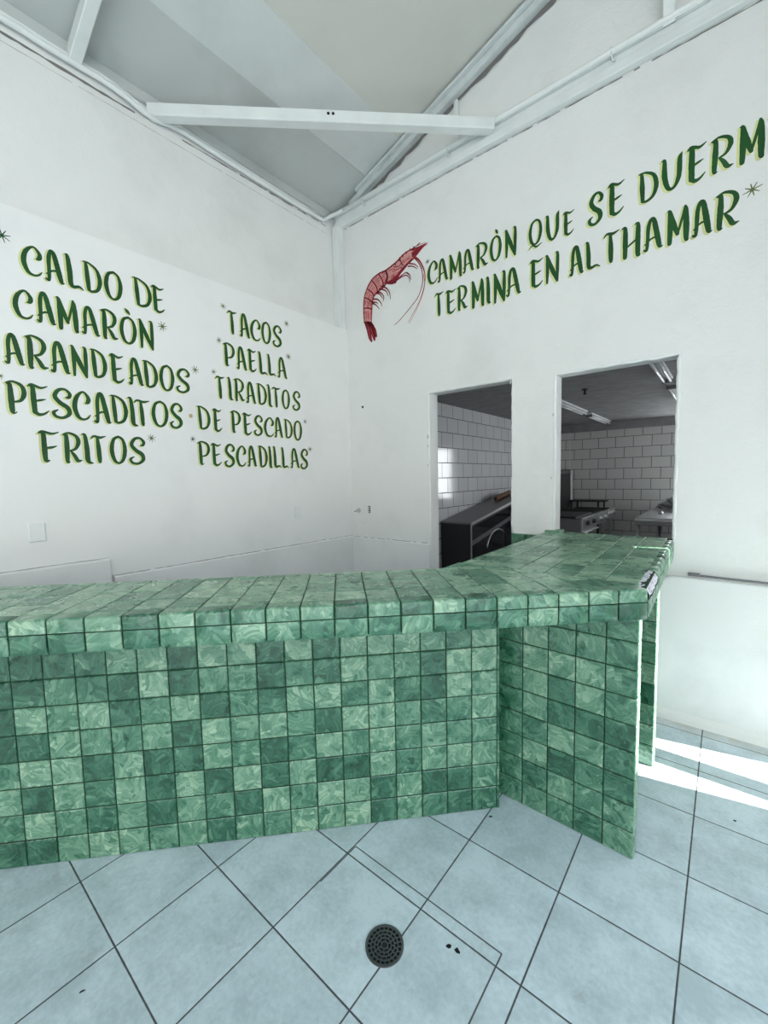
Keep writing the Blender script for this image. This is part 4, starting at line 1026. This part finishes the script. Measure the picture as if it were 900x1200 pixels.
# tall black backsplash cabinet
k_ = thing('upright_oven_hood', 'tall black sided steel panel standing behind the griddle', 'appliance', (-2.42, 8.05, 0))
q = [(-2.36, 7.68, 0), (-2.36, 8.68, 0), (-2.36, 8.68, 1.59), (-2.36, 7.68, 1.565)]
b = MB(); b.prism(q, (-.30, 0, 0)); b.build('body', M['black'], k_)
b = MB(); b.prism([(-2.665, 7.672, 1.43), (-2.352, 7.672, 1.52), (-2.352, 7.672, 1.572), (-2.665, 7.672, 1.572)], (0, 1.0, 0)); b.build('top_flange', M['steel_d'], k_)
b = MB(); b.bbox((-2.362, 8.56, 0), (-2.345, 8.682, 1.585), .004); b.build('edge_panel', M['steelgrey'], k_)
b = MB(); b.prism([(-2.359, 7.60, .80), (-2.359, 8.52, .93), (-2.359, 8.56, 1.0), (-2.359, 8.50, 1.54), (-2.359, 7.60, 1.40)], (.012, 0, 0)); b.build('black_side', M['black'], k_)
# rack by the back wall
rk = thing('wire_rack', 'low black metal rack standing against the far tiled wall', 'rack', (-2.05, 8.6, 0))
b = MB(); b.bbox((-2.33, 8.45, .985), (-1.72, 8.72, 1.012), .004); b.build('shelf', M['iron'], rk)
for x in (-2.31, -2.2, -1.84, -1.74):
    b = MB(); b.bbox((x-.013, 8.46, 0), (x+.013, 8.49, .985), .003); b.build('leg', M['iron'], rk)
# work table
tb = thing('work_table', 'stainless steel work table on the right side of the kitchen', 'table', (-.45, 7.6, 0))
b = MB(); b.bbox((-.965, 6.5, .855), (.10, 8.72, .90), .006); b.build('table_top', M['steel'], tb)
b = MB(); b.bbox((-.95, 6.515, .80), (.085, 8.7, .856), .004); b.build('apron', M['steel_d'], tb)
for x, y in ((-.92, 6.56), (-.78, 7.6), (-.92, 8.64), (.04, 6.56), (.04, 8.64), (-.70, 6.75)):
    b = MB(); b.tube([(x, y, 0), (x, y, .81)], .02, 0, 10); b.build('leg', M['steel'], tb)
# crumpled plastic on the table
rr = random.Random(33); b = MB(); nu, nv = 18, 10; V = []
for j in range(nv+1):
    f = j/nv
    for i in range(nu):
        a = 2*pi*i/nu; r = (1-f)**.6; k = 1+rr.uniform(-.28, .28)
        V.append((-.56+cos(a)*.36*r*k, 8.05+sin(a)*.40*r*k, .905+(.34*f*(1+.3*cos(a))+rr.uniform(-.02, .03) if j else 0)))
b.faces(V, [(j*nu+i, j*nu+(i+1) % nu, (j+1)*nu+(i+1) % nu, (j+1)*nu+i) for j in range(nv) for i in range(nu)], 0, False)
tag(b.build('plastic_sheet', M['bag'], None, (-.56, 8.05, .9)), 'crumpled grey plastic sheeting heaped on the steel work table', 'plastic sheet')
b = MB(); b.lathe((-.74, 7.25, .90), (0, 0, 1), [(.03, 0), (.035, .012), (.03, .03), (.012, .04)], 0, 12); tag(b.build('metal_lid', M['steel'], None, (-.74, 7.25, .9)), 'small shiny lid on the front of the steel work table', 'lid')
# fluorescent battens under the kitchen ceiling
def batten(x, y0, y1, label, proto=None):
    t_ = thing('fluorescent_fixture', label, 'ceiling light', (x, (y0+y1)/2, KZ), 'unlit twin tube fixtures on the kitchen ceiling')
    b = MB(); b.bbox((x-.045, y0, KZ-.03), (x+.045, y1, KZ-.001), .005); b.build('batten', M['steelgrey'], t_)
    for s_ in (-1, 1):
        b = MB(); b.tube([(x+s_*.028, y0+.03, KZ-.052), (x+s_*.028, y1-.03, KZ-.052)], .014, 0, 10); b.build('tube', M['tube'], t_)
    for y in (y0+.015, y1-.015):
        b = MB(); b.bbox((x-.045, y-.012, KZ-.07), (x+.045, y+.012, KZ-.03), .003); b.build('lamp_holder', M['steel_d'], t_)
batten(-1.72, 5.6, 6.95, 'unlit twin tube fixture on the kitchen ceiling at hatch left, nearer one')
batten(-1.72, 7.2, 8.55, 'unlit twin tube fixture on the kitchen ceiling touching the far wall')
batten(-.505, 4.0, 5.15, 'unlit twin tube fixture at upper right of the hatch, nearer one')
batten(-.505, 5.5, 6.65, 'unlit twin tube fixture at upper right of the hatch, farther one')
b = MB(); b.lathe((-1.29, 5.2, KZ), (0, 0, -1), [(.03, 0), (.03, .01), (.012, .014), (.012, .05), (.018, .06)], 0, 10)
tag(b.build('lamp_holder', M['iron'], None, (-1.29, 5.2, KZ)), 'small dark empty lamp holder on the kitchen ceiling', 'lamp holder')
